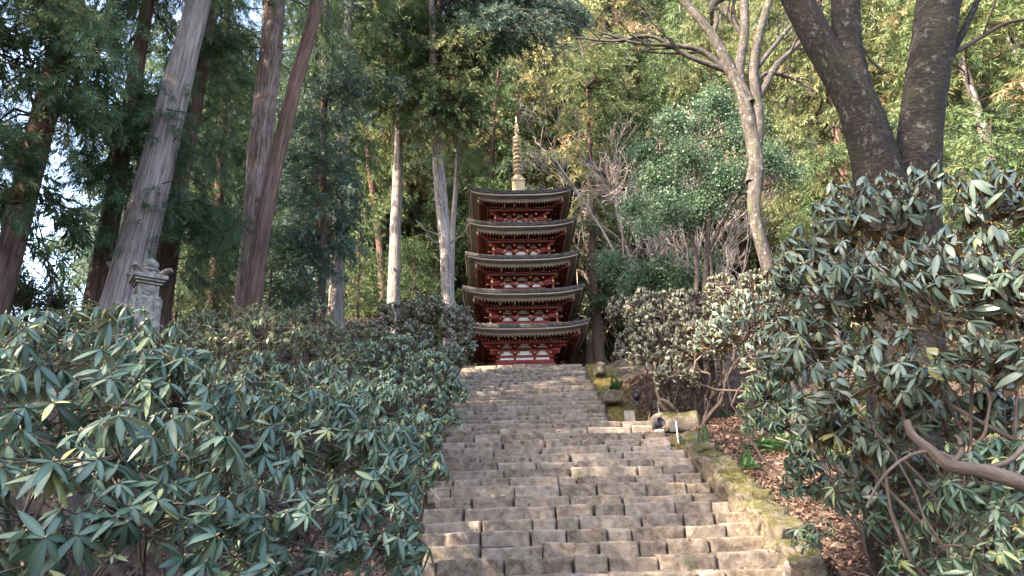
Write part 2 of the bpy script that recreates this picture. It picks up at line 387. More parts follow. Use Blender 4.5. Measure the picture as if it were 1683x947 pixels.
def leafclump(n, size, r=1.0, w=.5):
    c = rdir(n) * (rng.random(n) ** .5)[:, None] * r * np.array([1, 1, .55])
    d = norm(c + rdir(n) * .9) ; s = norm(np.cross(d, rdir(n)))
    l = size * rng.uniform(.6, 1.2, n)[:, None]
    v = np.stack([c, c + d * l * .5 + s * l * w * .5, c + d * l, c + d * l * .5 - s * l * w * .5], 1).reshape(-1, 3)
    return (v, [np.arange(n * 4).reshape(-1, 4)], np.repeat(rng.uniform(-.25, .25, n), 4))
LC = [leafclump(34, .19) for _ in range(4)]

# ------------------------------------------------------------------ generic generators
def stamp_many(acc, tmpls, pos, d, S, var, roll=None):
    idx = rng.integers(0, len(tmpls), len(pos)); R = frames(d, roll)
    for k, t in enumerate(tmpls):
        m = idx == k
        if m.any(): stamp(acc, t, pos[m], R[m], S[m], var[m])

def boughs(fol, limb, starts, ends, tm, ssize, per_m=5, width=.5, sag=.15, rl=.035, t0=.25):
    """conifer boughs from starts to ends with sprays along them"""
    starts = np.asarray(starts); ends = np.asarray(ends); n = len(starts)
    if n == 0: return
    L = np.linalg.norm(ends - starts, axis=1)
    t = np.linspace(0, 1, 6)[None, :, None]
    P = starts[:, None] * (1 - t) + ends[:, None] * t
    P[:, :, 2] += (L[:, None] * sag) * (4 * t[..., 0] * (1 - t[..., 0])) * rng.uniform(-.2, 1.2, (n, 1))
    P[:, 1:-1] += rng.normal(0, .03, (n, 4, 3)) * L[:, None, None]
    R = (rl * np.clip(L, .6, 6)[:, None] / 2.5) * np.linspace(1, .25, 6)[None]
    tubes(limb, P, R, 4)
    cnt = np.maximum(4, (L * per_m).astype(int)); bi = np.repeat(np.arange(n), cnt); K = len(bi)
    tt = t0 + (1.03 - t0) * rng.random(K) ** .8
    fi = np.clip(tt, 0, .999) * 5; i0 = fi.astype(int); u = (fi - i0)[:, None]
    pos = P[bi, i0] * (1 - u) + P[bi, i0 + 1] * u
    ax = norm(ends - starts)[bi]
    side = norm(np.cross(ax, np.array([0, 0, 1.])))
    lat = rng.normal(0, 1, K)[:, None] * width * np.clip(L[bi], .5, 3)[:, None] * .3 * (1.15 - tt[:, None])
    pos = pos + side * lat; pos[:, 2] += rng.normal(-.05, .16, K) * width - np.abs(lat[:, 0]) * .25
    d = ax * rng.uniform(.3, 1, K)[:, None] + side * (np.sign(lat) * rng.uniform(.1, .9, K)[:, None]) + rdir(K) * .35
    d[:, 2] -= rng.uniform(0, .7, K)
    S = ssize * rng.uniform(.6, 1.25, K)
    bv = rng.normal(.45, .13, n)
    stamp_many(fol, tm, pos, d, S, bv[bi] + rng.normal(0, .07, K), rng.uniform(-.6, .6, K))

def trunk(acc, pts, radii, sides=18, n=30, rough=.05, flare=0.35, knots=3, mi=0):
    P = spline(pts, n); r = np.interp(np.linspace(0, 1, n), np.linspace(0, 1, len(radii)), radii)
    Lc = np.concatenate([[0], np.cumsum(np.linalg.norm(np.diff(P, axis=0), axis=1))])
    r = r * (1 + flare * np.exp(-Lc / (r[0] * 1.8)))
    P[1:] += rng.normal(0, .012, (n - 1, 3)) * r[0] * 2 * np.array([1, 1, 0])
    tubes(acc, P[None], r[None], sides, rough=rough, mi=mi)
    for _ in range(knots):   # branch collars / stubs
        i = random.randint(n // 5, n - 3); a = random.uniform(0, 2 * PI)
        d = np.array([math.cos(a), math.sin(a), random.uniform(-.1, .5)])
        s = P[i] + d * r[i] * .7
        q = np.stack([s, s + d * r[i] * .45, s + d * r[i] * .75]); rr = np.array([.38, .26, .13]) * r[i]
        tubes(acc, q[None], rr[None], 7, rough=.15, mi=mi)
    return P, r

def lobes_points(lobes, n, low=-.35, squash=1.0, inner=.12):
    """sample n points on the outside of a union of spheres; lobes (c, r)"""
    Cc = np.array([l[0] for l in lobes]); Rr = np.array([l[1] for l in lobes]); w = Rr ** 2 / (Rr ** 2).sum()
    out = []; dirs = []; own = []; tot = 0
    while tot < n:
        k = rng.choice(len(lobes), 2 * n, p=w); d = rdir(2 * n); d = d[d[:, 2] > low]; k = k[:len(d)]
        rad = Rr[k] * (1 + .13 * np.sin(d[:, 0] * 6 + k) * np.sin(d[:, 1] * 7) - np.abs(rng.normal(0, inner, len(d))))
        p = Cc[k] + d * rad[:, None] * np.array([1, 1, squash])
        D = np.linalg.norm((p[:, None] - Cc[None]) / np.array([1, 1, squash]), axis=-1) / Rr[None]
        D[np.arange(len(p)), k] = 9
        m = D.min(1) > .80
        out.append(p[m]); dirs.append(d[m]); own.append(k[m]); tot += m.sum()
    return np.concatenate(out)[:n], np.concatenate(dirs)[:n], np.concatenate(own)[:n]

def wiggle(a, b, n, amp, up=0.0):
    """(N,3),(N,3) -> (N,n,3) crooked paths"""
    t = np.linspace(0, 1, n)[None, :, None]; P = a[:, None] * (1 - t) + b[:, None] * t
    L = np.linalg.norm(b - a, axis=1)[:, None, None]
    nb = len(a); e = np.zeros(P.shape); tt = t[..., 0][..., None]
    for m_ in (1, 2, 3, 5):
        if m_ * 2 > n: break
        e = e + rng.normal(0, 1.1, (nb, 1, 3)) * np.sin(m_ * PI * tt + rng.uniform(-.6, .6, (nb, 1, 3))) / m_ ** .8
    P = P + e * amp * L * (np.sin(PI * t) ** .6)
    P[:, :, 2] += up * L[..., 0] * np.sin(PI * t[..., 0])
    return P

def shrub(name, label, cat, lobes_px, nwh, leaf_len, mat, tm, group=None, low=-.35, inner=.12, stem_mat='twig', base=None, nstem=5, twigr=.005, bud=True, up=.55, squash=1.0, varmu=.42, limb_r=.03, wander=.10):
    lobes = [(pt(px, py, Y), r * mpp(px, py, Y)) for px, py, Y, r in lobes_px]
    cen = np.mean([l[0] for l in lobes], 0)
    if base is None: base = (cen[0], cen[1] + .2)
    bz = gz(*base)
    root = thing(name, label, cat, (base[0], base[1], bz), group); loc = (base[0], base[1], bz)
    p, d, own = lobes_points(lobes, nwh, low, squash, inner)
    ok = p[:, 2] > ground(p[:, 0], p[:, 1]) + .04
    # keep the stairway mostly clear of leaves
    p, d, own = p[ok], d[ok], own[ok]; n = len(p)
    fol = Acc(); ax = norm(d * .75 + np.array([0, 0, up]) + rdir(n) * .35)
    S = leaf_len * rng.uniform(.55, 1.25, n)
    var = rng.normal(varmu, .15, n); var[rng.random(n) < .05] += .45
    stamp_many(fol, tm, p, ax, S, var, rng.uniform(0, 6, n))
    st = Acc(); b3 = np.array([base[0], base[1], bz])
    Cc = np.array([l[0] for l in lobes]); Rr = np.array([l[1] for l in lobes])
    # main limbs from the ground to lobe centres
    for k in range(len(lobes)):
        s = b3 + np.array([rng.uniform(-.25, .25), rng.uniform(-.25, .25), -.1]); 
        # spread the feet of a wide shrub under its lobes
        s[:2] = s[:2] * .55 + Cc[k][:2] * .45
        if base[0] > 0: s[0] = max(s[0], float(np.interp(s[1], [4, 8, 16.4, 17.5, 28], [3.0, 4.7, 4.9, 3.6, 3.8])))
        else: s[0] = min(s[0], -2.3)
        s[2] = gz(s[0], s[1]) - .08
        P = wiggle(s[None], Cc[k][None], 16, wander, .05)
        tubes(st, P, np.linspace(limb_r, limb_r * .4, 16)[None] * rng.uniform(.8, 1.3), 7, rough=.08)
    # secondary limbs
    m = max(6, int(n / 14)); pick = rng.choice(n, m); a = Cc[own[pick]] + rng.normal(0, .12, (m, 3)) * Rr[own[pick]][:, None]
    e = Cc[own[pick]] * .3 + p[pick] * .7
    P = wiggle(a, e, 9, wander * .9, .04); tubes(st, P, np.linspace(limb_r * .45, limb_r * .22, 9)[None] * np.ones((m, 1)), 5)
    # twigs: each whorl hangs on the nearest of its lobe's secondary limbs
    q = P[:, 2:].reshape(-1, 3)
    js = []
    for i0 in range(0, n, 400):
        D = np.linalg.norm(p[i0:i0 + 400, None] - q[None], axis=-1); js.append(D.argmin(1))
    js = np.concatenate(js)
    a = q[js]; bend = wiggle(a, p, 5, .09, -.03)
    tubes(st, bend, np.linspace(twigr * 1.5, twigr, 5)[None] * np.ones((n, 1)), 4)
    st.build('stems', M[stem_mat], root, smooth=True, loc=loc)
    if bud:
        T = (np.array([[-.2, 0, 0], [.3, .22, 0], [.3, -.11, .19], [.3, -.11, -.19], [1, 0, 0]]), [np.array([[0, 2, 1], [0, 3, 2], [0, 1, 3], [1, 2, 4], [2, 3, 4], [3, 1, 4]])], np.zeros(5))
        k0 = len(fol.f); stamp(fol, T, p, frames(ax), np.full(n, leaf_len * .15), var)
        for q in range(k0, len(fol.f)): fol.mi[q] = fol.mi[q] + 1
    fol.build('foliage', [M[mat], M['bud']], root, smooth=True, loc=loc)
    return root

# ------------------------------------------------------------------ ground sheet
def grid_coords(lo, hi, step, far):
    a = list(np.arange(lo, hi + 1e-6, step)); s = step; x = hi
    while x < far: s *= 1.35; x += s; a.append(x)
    s = step; x = lo; b = []
    while x > -far: s *= 1.35; x -= s; b.append(x)
    return np.array(b[::-1] + a)
gx = grid_coords(-16, 18, .3, 900); gy = grid_coords(-6, 46, .3, 900)
X, Y = np.meshgrid(gx, gy); Z = ground(X, Y) + rng.normal(0, .018, X.shape)
g = Acc(); nx, ny = len(gx), len(gy)
i, j = np.meshgrid(np.arange(ny - 1), np.arange(nx - 1), indexing='ij'); a = (i * nx + j).ravel()
g.add(np.stack([X, Y, Z], -1), np.stack([a, a + 1, a + nx + 1, a + nx], -1))
tag(g.build('ground', M['soil'], smooth=True), kind='structure')

# ------------------------------------------------------------------ rounded stones
def cube_shell(nx, ny, nz):
    key = {}; V = []; F = []
    def vid(p):
        k = tuple(round(c, 5) for c in p)
        if k not in key: key[k] = len(V); V.append(k)
        return key[k]
    def face(o, u, v, nu, nv):
        for i in range(nu):
            for j in range(nv):
                q = [vid(np.array(o) + np.array(u) * (i + a) / nu + np.array(v) * (j + b) / nv) for a, b in ((0, 0), (1, 0), (1, 1), (0, 1))]
                F.append(q)
    face((-1, -1, -1), (2, 0, 0), (0, 0, 2), nx, nz); face((1, -1, -1), (0, 2, 0), (0, 0, 2), ny, nz)
    face((1, 1, -1), (-2, 0, 0), (0, 0, 2), nx, nz); face((-1, 1, -1), (0, -2, 0), (0, 0, 2), ny, nz)
    face((-1, -1, 1), (2, 0, 0), (0, 2, 0), nx, ny); face((-1, 1, -1), (2, 0, 0), (0, -2, 0), nx, ny)
    return np.array(V), np.array(F)
SHELLS = {}
def stone(acc, c, size, rr=.04, rough=.02, R=None, seg=(8, 3, 4), skew=0.0, seed=None, freq=2.2, var=None):
    if seg not in SHELLS: SHELLS[seg] = cube_shell(*seg)
    V, F = SHELLS[seg]; h = np.array(size) / 2; rr = min(rr, h.min() * .95)
    # push the grid lines towards the edges so that rounding has points to work with
    U = np.sign(V) * np.abs(V) ** .72
    P = U * h; inner = np.clip(P, -(h - rr), h - rr); d = P - inner
    P = inner + norm(d) * rr * (np.abs(d).max(1, keepdims=True) > 1e-6) if rr > 0 else P
    sd = random.random() * 100 if seed is None else seed
    off = np.array([[mnoise.noise(Vector((p[0] * freq + sd, p[1] * freq, p[2] * freq * 1.3 + a * 7))) for a in range(3)] for p in P])
    of2 = np.array([mnoise.noise(Vector((p[0] * 11 + sd, p[1] * 11, p[2] * 11))) for p in P])
    P = P + off * rough + norm(P) * of2[:, None] * rough * .55
    P[:, 2] += skew * P[:, 0] * (P[:, 2] > 0)
    if R is not None: P = P @ np.asarray(R).T
    acc.add(P + np.asarray(c), F, var=rng.random() if var is None else var)

# ------------------------------------------------------------------ stone stairway: one part per step
def px_x(px, py, Y): return float(pt(px, py, Y)[0])
xr0, xr1 = px_x(1288, 922, 10), px_x(1076, 702, 16.4)
xl0, xl1 = px_x(676, 922, 10), px_x(733, 702, 16.4)
ur0, ur1 = px_x(1004, 700, UY0), px_x(957, 602, 27.6)
ul0, ul1 = px_x(735, 700, UY0), px_x(752, 602, 27.6)
stairs = thing('stone_stairway', 'long flight of worn irregular stone steps climbing to the red pagoda', 'stairway', (1, 10, -0.5))
sloc = (1, 10, -0.5)
rows = []
for k in range(-4, 16):
    t = k / 15; rows.append((LY0 + LRUN * k, LZ0 + RISE * k, xl0 + (xl1 - xl0) * t, xr0 + (xr1 - xr0) * t, LRUN, RISE, k == 15))
for k in range(21):
    t = k / 20; rows.append((UY0 + URUN * k, UZ0 - .0 + .197 * k, ul0 + (ul1 - ul0) * t, ur0 + (ur1 - ur0) * t, URUN, .197, k == 20))
for (y, z, xl, xr, run, rise, last) in rows:
    a = Acc(); x = xl + rng.normal(0, .12); near = y < 17
    prev = 0
    tiltrow = rng.normal(0, .004)
    while x < xr - .12:
        w = float(np.clip(rng.lognormal(-.33, .34), .34, 1.6))
        if xr - (x + w) < .3: w = xr - x + rng.normal(0, .05)
        dz = .65 * prev + rng.normal(0, .013); prev = dz * .7
        dep = (1.15 if last else run + .16); hh = rise + .09
        gap = rng.uniform(.012, .034)
        stone(a, (x + w / 2, y + dep / 2 + rng.normal(0, .014), z + dz - hh / 2 + tiltrow * (x)), (w - gap, dep, hh),
              rr=rng.uniform(.012, .026), rough=.020 if near else .015, R=rotz(rng.normal(0, .012)) @ rotx(rng.normal(-.01, .012)),
              seg=(14, 5, 8) if near else (7, 3, 4), skew=rng.normal(0, .014))
        x += w
    a.build('step', M['stone'], stairs, smooth=True, loc=sloc)

# mossy kerb beside the lower flight
kerb = thing('mossy_kerb', 'moss covered stone kerb along the right side of the lower steps', 'kerb', (4, 12, 0)); kl = (4, 12, 0)
kp = [pt(1330, 930, 9.3), pt(1262, 838, 10.8), pt(1205, 782, 12.2), pt(1160, 745, 13.9), pt(1128, 716, 15.6)]
kc = spline(kp, 10)
for i in range(9):
    A, B = kc[i], kc[i + 1]; m = (A + B) / 2; L = np.linalg.norm((B - A)[:2]); an = math.atan2(B[1] - A[1], B[0] - A[0])
    R = rotz(an) @ np.array([[math.cos(-.38), 0, math.sin(-.38)], [0, 1, 0], [-math.sin(-.38), 0, math.cos(-.38)]])
    a = Acc(); stone(a, (m[0], m[1], m[2] - .22 + rng.normal(0, .03)), (L * .95, rng.uniform(.36, .58), rng.uniform(.42, .58)), rr=.06, rough=.085, R=R, seg=(16, 9, 8), freq=4.2)
    a.build('kerb_stone', M['mossy'], kerb, smooth=True, loc=kl)
# mossy slabs beside the upper flight
def rock(name, label, px, py, Y, size, mat, rz=0, cat='rock', rr=None, rough=.08, group=None, sink=.35, on_ground=True):
    p = pt(px, py, Y); z = gz(p[0], p[1]) if on_ground else p[2]
    a = Acc(); stone(a, (0, 0, 0), size, rr=rr if rr else min(size) * .42, rough=rough, R=rotz(rz), seg=(9, 7, 6), freq=1.8 / max(size))
    o = a.build(name, M[mat], smooth=True); o.location = (p[0], p[1], z + size[2] * (.5 - sink) if on_ground else p[2]); tag(o, label, cat, group)
    return o
rock('mossy_slab', 'mossy upright slab beside the top steps', 982, 632, 25.5, (.4, 2.4, .5), 'mossy', 0.04, 'slab', rr=.1, sink=.5)
rock('mossy_slab', 'long low mossy slab beside the middle of the upper steps', 997, 665, 20.8, (.5, 2.4, .4), 'mossy', 0.06, 'slab', rr=.1, sink=.5)
rock('boulder', 'pinkish grey boulder behind the mossy boulder', 1103, 680, 17.2, (1.0, .7, .5), 'boulder', .1, sink=.2)
rock('boulder', 'dark boulder with thick green moss on top beside the black lamp', 1116, 694, 16.3, (.95, .6, .5), 'mossy', -.1, sink=.15)
rock('flat_rock', 'upper pale flat rock at the right end of the landing', 1022, 684, 17.6, (.5, .4, .2), 'palestone', .3)
rock('flat_rock', 'pale flat rock lying lower, touching the landing row', 1028, 697, 17.0, (.55, .4, .22), 'palestone', -.2)
rock('flat_rock', 'brown rock left of the pale flat rocks', 1004, 692, 17.5, (.6, .5, .3), 'boulder', .5)
rock('round_rock', 'rounded brown rock at the bottom right by the kerb', 1372, 932, 7.4, (.55, .45, .36), 'boulder', .3, sink=.2)
rock('round_rock', 'small stone in the gap between the lowest steps and kerb', 1302, 905, 9.6, (.4, .3, .3), 'boulder', .9, sink=.1)

# ------------------------------------------------------------------ pagoda
PX, PYc = float(pt(861, 600, 31.7)[0]), 31.7
yaw = math.radians(1.6)
pag = thing('pagoda', 'red five storey wooden pagoda with grey bark roofs above the steps', 'pagoda', (PX, PYc, 6.55), rz=yaw)
def four(fn):
    """run fn(acc) for one face (facing -y) into four rotated copies"""
    base = Acc(); fn(base); out = Acc()
    for q in range(4):
        R = rotz(q * PI / 2)
        for V, var, bk in zip(base.v, base.var, base.bk): pass
        Vall = np.concatenate(base.v) @ R.T
        off = out.n
        out.v.append(Vall); out.n += len(Vall); out.var.append(np.concatenate(base.var)); out.bk.append(Vall.copy())
        for f, mi in zip(base.f, base.mi): out.f.append(f + off); out.mi.append(mi)
    return out
Z0 = 6.55
def zat(px, py, Y): return float(pt(px, py, Y)[2]) - Z0
corner_px = [(750, 967, 532), (758, 960, 475), (763.5, 953, 419), (767, 947.5, 364.5), (766, 939, 312.5)]
bh = [1.22, 1.12, 1.02, .92, .82]
roofs = []
for (x0, x1, ym) in corner_px:
    hw = 2.7
    for _ in range(6): hw = (x1 - x0) / 2 * mpp((x0 + x1) / 2, ym, PYc - hw)
    roofs.append((hw, zat((x0 + x1) / 2, ym, PYc - hw)))
print('roofs', roofs)
def up(s, hw): return .23 * np.abs(s) ** 3.3
sa = np.linspace(-1, 1, 29)
for i, (hw, ze) in enumerate(roofs):
    b = bh[i]; b2 = bh[i + 1] if i < 4 else .26
    neck = .55 if i < 4 else .8
    def surf(acc, prof, mi, hw=hw):
        """prof: list of (half distance from centre, z, upturn weight)"""
        V = []
        for (h, z, u) in prof:
            V.append(np.stack([sa * h, -h + 0 * sa, z + u * up(sa, hw)], -1))
        V = np.array(V); K, n = V.shape[:2]; ii, jj = np.meshgrid(np.arange(K - 1), np.arange(n - 1), indexing='ij'); q = (ii * n + jj).ravel()
        acc.add(V.reshape(-1, 3), np.stack([q, q + 1, q + n + 1, q + n], -1), mi=mi)
    def roof(acc):
        top = [(hw, ze, 1)]
        for t in (.15, .3, .45, .6, .75, .9, 1.0):
            top.append((hw + (b2 + .1 - hw) * t, ze + neck * (t ** 1.6), 1 - t))
        surf(acc, top[::-1], 0)
        surf(acc, [(hw, ze, 1), (hw + .012, ze - .06, 1), (hw - .02, ze - .165, 1), (hw - .10, ze - .175, 1)], 0)
    R_ = four(roof).build('roof', M['barkroof'], pag, smooth=False)
    def ev1(acc): surf(acc, [(hw - .085, ze - .175, 1), (hw - .095, ze - .225, 1), (hw - .15, ze - .23, 1)], 0)
    four(ev1).build('eave_board', M['paleboard'], R_)
    def ev2(acc): surf(acc, [(hw - .15, ze - .227, 1), (hw - .43, ze - .265, .85), (hw - .43, ze - .40, .85)], 0)
    four(ev2).build('eave_underside', M['greyboard'], R_)
    sl = .16
    def ev3(acc):
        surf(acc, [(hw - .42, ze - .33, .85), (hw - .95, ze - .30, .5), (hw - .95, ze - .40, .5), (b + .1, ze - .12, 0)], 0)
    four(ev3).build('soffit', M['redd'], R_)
    def raf(acc):
        for h_out, h_in, zz, uw, n, w in ((hw - .45, hw - 1.05, ze - .44, .82, 30, .05), (hw - .90, b + .05, ze - .50, .5, 26, .055)):
            for s in np.linspace(-.97, .97, n):
                x = s * h_out; u = uw * float(up(np.array(s), hw)); y0 = -h_out; y1 = -max(h_in, abs(x) * 1.0 + .0)
                if y1 - y0 < .05: continue
                L = y1 - y0; zi = zz + u * .5 + sl * L
                R = rotx(math.atan2(zi - zz - u, L))
                box(acc, (x, (y0 + y1) / 2, (zz + u + zi) / 2), (w, L, .07), R)
                box(acc, (x, y0 - .008, zz + u), (w * .8, .016, .042), mi=1)
        # eave purlin under the inner rafters
        box(acc, (0, -(hw - 1.0), ze - .56), (2 * (hw - 1.0), .09, .10))
        # hip rafter towards the corner
        c0 = np.array([-(hw - .5), -(hw - .5), ze - .30]); 
        d = np.array([(hw - .5 - b), (hw - .5 - b), -.12])
        L = np.linalg.norm(d); an = math.atan2(d[1], d[0])
        box(acc, c0 + d / 2, (L, .13, .16), rotz(an))
        box(acc, c0 - np.array([.03, .03, 0]), (.02, .08, .10), rotz(an), mi=1)
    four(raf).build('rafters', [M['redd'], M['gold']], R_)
    # storey
    zb = 0.25 if i == 0 else roofs[i - 1][1] + .38       # floor
    zt = ze - .15
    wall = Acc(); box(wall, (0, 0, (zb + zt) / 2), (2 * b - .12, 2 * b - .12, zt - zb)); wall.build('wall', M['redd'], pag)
    cols = [-b + .06, -b * .36, b * .36, b - .06]
    br0 = ze - 1.02                                        # underside of the bracket zone
    def posts(acc):
        for x in cols[:3]:
            lathe(acc, [(0, zb), (.075, zb), (.075, br0 + .05), (0, br0 + .05)], (x, -b + .06, 0), 10)
        lo = zb + (.28 if i == 0 else .02)
        for zz, hh, pr in ((br0 - .02, .10, .05), (zb + .05, .12, .04)) + (((br0 - .42, .16, .12), (br0 - .24, .12, .06)) if i == 0 else ()):
            box(acc, (0, -b + .06 - pr, zz), (2 * b + 2 * pr + .04, .10, hh))
    four(posts).build('posts', M['red'], pag)
    # white plaster panels: each face its own part
    def pans(acc):
        for a_, c_ in ((0, 1), (1, 2), (2, 3)):
            xm = (cols[a_] + cols[c_]) / 2; w = cols[c_] - cols[a_] - .17
            if i == 0:
                if a_ != 1: box(acc, (xm, -b + .045, br0 - .78), (w, .03, .50))
                box(acc, (xm, -b + .035, br0 - .12), (w + .08, .03, .16))
                box(acc, (xm, -b + .015, br0 + .17), (w * 1.0, .03, .25), taper=(.66, 1))
                box(acc, (xm, -b - .02, br0 + .47), (w * .9, .03, .20), taper=(.7, 1))
            else:
                box(acc, (xm, -b + .025, (zb + br0) / 2), (w + .06, .03, max(.1, br0 - zb - .1)), taper=(.8, 1))
                box(acc, (xm, -b + .015, br0 + .16), (w * 1.0, .03, .24), taper=(.64, 1))
                box(acc, (xm, -b - .02, br0 + .45), (w * .9, .03, .17), taper=(.7, 1))
    four(pans).build('white_panels', M['white'], pag)
    if i == 0:
        def door(acc): box(acc, (0, -b + .05, br0 - .80), (.72, .05, .56))
        four(door).build('door', M['red'], pag)
    # bracket complexes
    def brk(acc):
        zb_ = br0 + .05
        for tier in range(3):
            z = zb_ + .26 * tier; pr = .20 + .24 * tier
            box(acc, (0, -b - pr + .16, z + .20), (2 * (b + pr * .55), .05, .045), mi=2)         # long purlin
            for x in cols:
                box(acc, (x, -b - pr / 2 + .08, z + .05), (.10, pr + .16, .10))              # outward arm
                box(acc, (x, -b - pr - .008, z + .05), (.065, .02, .075), mi=1)
                ww = (.42, .50, .42)[tier] * b / 1.2
                box(acc, (x, -b + .0 - pr * .55, z + .12), (ww, .08, .085))                    # cross arm
                for s in (-1, 0, 1): box(acc, (x + s * ww * .42, -b - pr * .55, z + .185), (.11, .11, .06), taper=(1.25, 1.25))
                
        # corner arms at 45 degrees
        for tier in range(3):
            L = .4 + .36 * tier; z = zb_ + .26 * tier + .05; e = b + L * .7071
            R = rotz(PI / 4); c = np.array([-b - L * .35 + .05, -b - L * .35 + .05, z])
            box(acc, c, (L + .2, .11, .12), R); tipc = np.array([-b - L * .707, -b - L * .707, z])
            box(acc, tipc + .02, (.02, .08, .09), R, mi=1)
            for s in ((-.0, -1), (-1, 0)):
                box(acc, tipc + np.array([.1 * (1 + s[0]), .1 * (1 + s[1]), .11]), (.34 if s[1] else .08, .08 if s[1] else .34, .09))
        # tail rafter with gold tip
        for x in cols[:3]:
            R = rotx(.38); box(acc, (x, -b - .45, br0 + .78), (.08, 1.0, .10), R); box(acc, (x, -b - .93, br0 + .59), (.085, .02, .10), R, mi=1)
    four(brk).build('brackets', [M['red'], M['gold'], M['redd']], pag)
    if i > 0:
        rh = b + .44
        fl = Acc(); box(fl, (0, 0, zb - .02), (2 * rh, 2 * rh, .07)); fl.build('balcony_floor', M['redd'], pag)
        def rail(acc):
            for zz, e, w in ((.06, .12, .05), (.34, .24, .04)):
                box(acc, (0, -rh + .05, zb + zz), (2 * (rh + e) - .1, w, w))
                if zz != .22:
                    for s in (-1, 1): box(acc, (s * (rh + e - .05), -rh + .05, zb + zz), (.035, w + .012, w + .012), mi=1)
            for x in np.linspace(-rh + .05, rh - .05, 6)[:-1]:
                end = abs(x + rh - .05) < 1e-6
                box(acc, (x, -rh + .05, zb + .19), (.055 if not end else .08, .055 if not end else .08, .34 if not end else .46))
                if end:
                    lathe(acc, [(0, 0), (.05, .0), (.06, .05), (.035, .09), (.05, .12), (.04, .16), (0, .21)], (x, -rh + .05, zb + .42), 8, mi=1)
                else: box(acc, (x, -rh + .05, zb + .37), (.07, .07, .06), mi=1)
        four(rail).build('balcony_rail', [M['red'], M['gold']], pag)
ba = Acc(); box(ba, (0, 0, .0), (3.5, 3.5, .55)); ba.build('stone_base', M['stone2'], pag)
# spire
zr = roofs[4][1] + .75
ztip = zat(845, 193, PYc); zb0 = zat(848, 303, PYc); print('spire', zr, zb0, ztip)
sp = Acc(); box(sp, (0, 0, (zb0 + zr) / 2 - .1), (.62, .62, max(.3, zb0 - zr + .5))); box(sp, (0, 0, zb0 + .10), (.72, .72, .07))
box(sp, (0, 0, zb0 + .19), (.5, .5, .14))
H = ztip - zb0
lathe(sp, [(.22, zb0 + .22), (.30, zb0 + .26), (.28, zb0 + .38), (.20, zb0 + .47), (.12, zb0 + .52), (.20, zb0 + .56), (.25, zb0 + .62), (.10, zb0 + .66), (.07, zb0 + H * .72), (.045, zb0 + H * .74), (.035, zb0 + H * .97), (0, ztip)], (0, 0, 0), 16)
spire = sp.build('spire', M['bronze'], pag, smooth=False)
r0, r1 = zb0 + .78, zb0 + H * .675
for k in range(9):
    z = r0 + (r1 - r0) * k / 8; r = .245 - .045 * k / 8; q = Acc()
    lathe(q, [(r * .55, z - .03), (r * .92, z - .07), (r, z - .045), (r * 1.02, z + .04), (r * .94, z + .06), (r * .6, z + .05), (r * .55, z - .03)], (0, 0, 0), 20)
    for a_ in range(8):
        an = a_ * PI / 4; box(q, (math.cos(an) * r, math.sin(an) * r, z - .10), (.035, .035, .06))
    q.build('spire_ring', M['bronze'], spire)
q = Acc(); zz = zb0 + H * .78
for a_ in range(4):
    an = a_ * PI / 2 + .6
    for t in (.0, .1, .2): box(q, (math.cos(an) * (.13 - .3 * t), math.sin(an) * (.13 - .3 * t), zz + t * 1.8), (.11, .02, .10), rotz(an))
lathe(q, [(0, zz + .5), (.06, zz + .55), (.075, zz + .62), (.04, zz + .69), (0, zz + .72)], (0, 0, 0), 10)
lathe(q, [(0, zz + .74), (.05, zz + .78), (.06, zz + .84), (0, zz + .95)], (0, 0, 0), 10)
q.build('spire_finial', M['bronze'], spire)

# ------------------------------------------------------------------ small stone pagoda on the left
LYs = 10.6; lp = pt(232, 535, LYs); k_ = mpp(232, 480, LYs)   # metres per pixel
lz = float(pt(232, 520, LYs)[2])
def zz(py): return float(pt(238, py, LYs)[2]) - lz
st = thing('stone_lantern', 'weathered small stone pagoda with curled roof horns below the leaning grey trunk', 'stone pagoda', (lp[0], LYs, lz), rz=.62)
a = Acc(); stone(a, (0, 0, (zz(490) + zz(530)) / 2), (42 * k_, 42 * k_, zz(490) - zz(530)), rr=.04, rough=.02, seg=(6, 6, 6)); 
for q_ in range(4):
    R = rotz(q_ * PI / 2)
    for s in (-1, 1): box(a, R @ np.array([s * 18 * k_, -21.5 * k_, (zz(492) + zz(528)) / 2]), (4 * k_, 3 * k_, (zz(492) - zz(528)) * .9), R)
a.build('base_block', M['stone2'], st, smooth=False)
gb = gz(lp[0], LYs) - lz
a = Acc(); stone(a, (0, 0, (zz(528) + gb) / 2 - .1), (50 * k_, 50 * k_, zz(528) - gb + .2), rr=.05, rough=.05, seg=(6, 6, 6)); a.build('plinth', M['stone2'], st)
a = Acc(); stone(a, (0, 0, (zz(471) + zz(492)) / 2), (32 * k_, 32 * k_, zz(471) - zz(492)), rr=.02, rough=.01, seg=(5, 5, 5))
for q_ in range(4):
    R = rotz(q_ * PI / 2); Rx_ = R @ np.array([[1, 0, 0], [0, 0, -1], [0, 1, 0]])
    t_ = Acc(); lathe(t_, [(0, 0), (8 * k_, 0), (8.5 * k_, .012), (6 * k_, .016), (0, .02)], (0, 0, 0), 14)
    a.add(np.concatenate(t_.v) @ Rx_.T + R @ np.array([0, -16.2 * k_, (zz(471) + zz(492)) / 2]), t_.f[0])
a.build('body_block', M['stone2'], st, smooth=False)
a = Acc()
for kk, (w, py0, py1) in enumerate(((40, 472, 468.2), (46, 468.2, 464.4), (52, 464.4, 457))):
    z0, z1 = zz(py0), zz(py1); stone(a, (0, 0, (z0 + z1) / 2), (w * k_, w * k_, z1 - z0 - .004), rr=.012, rough=.008, seg=(5, 5, 2))
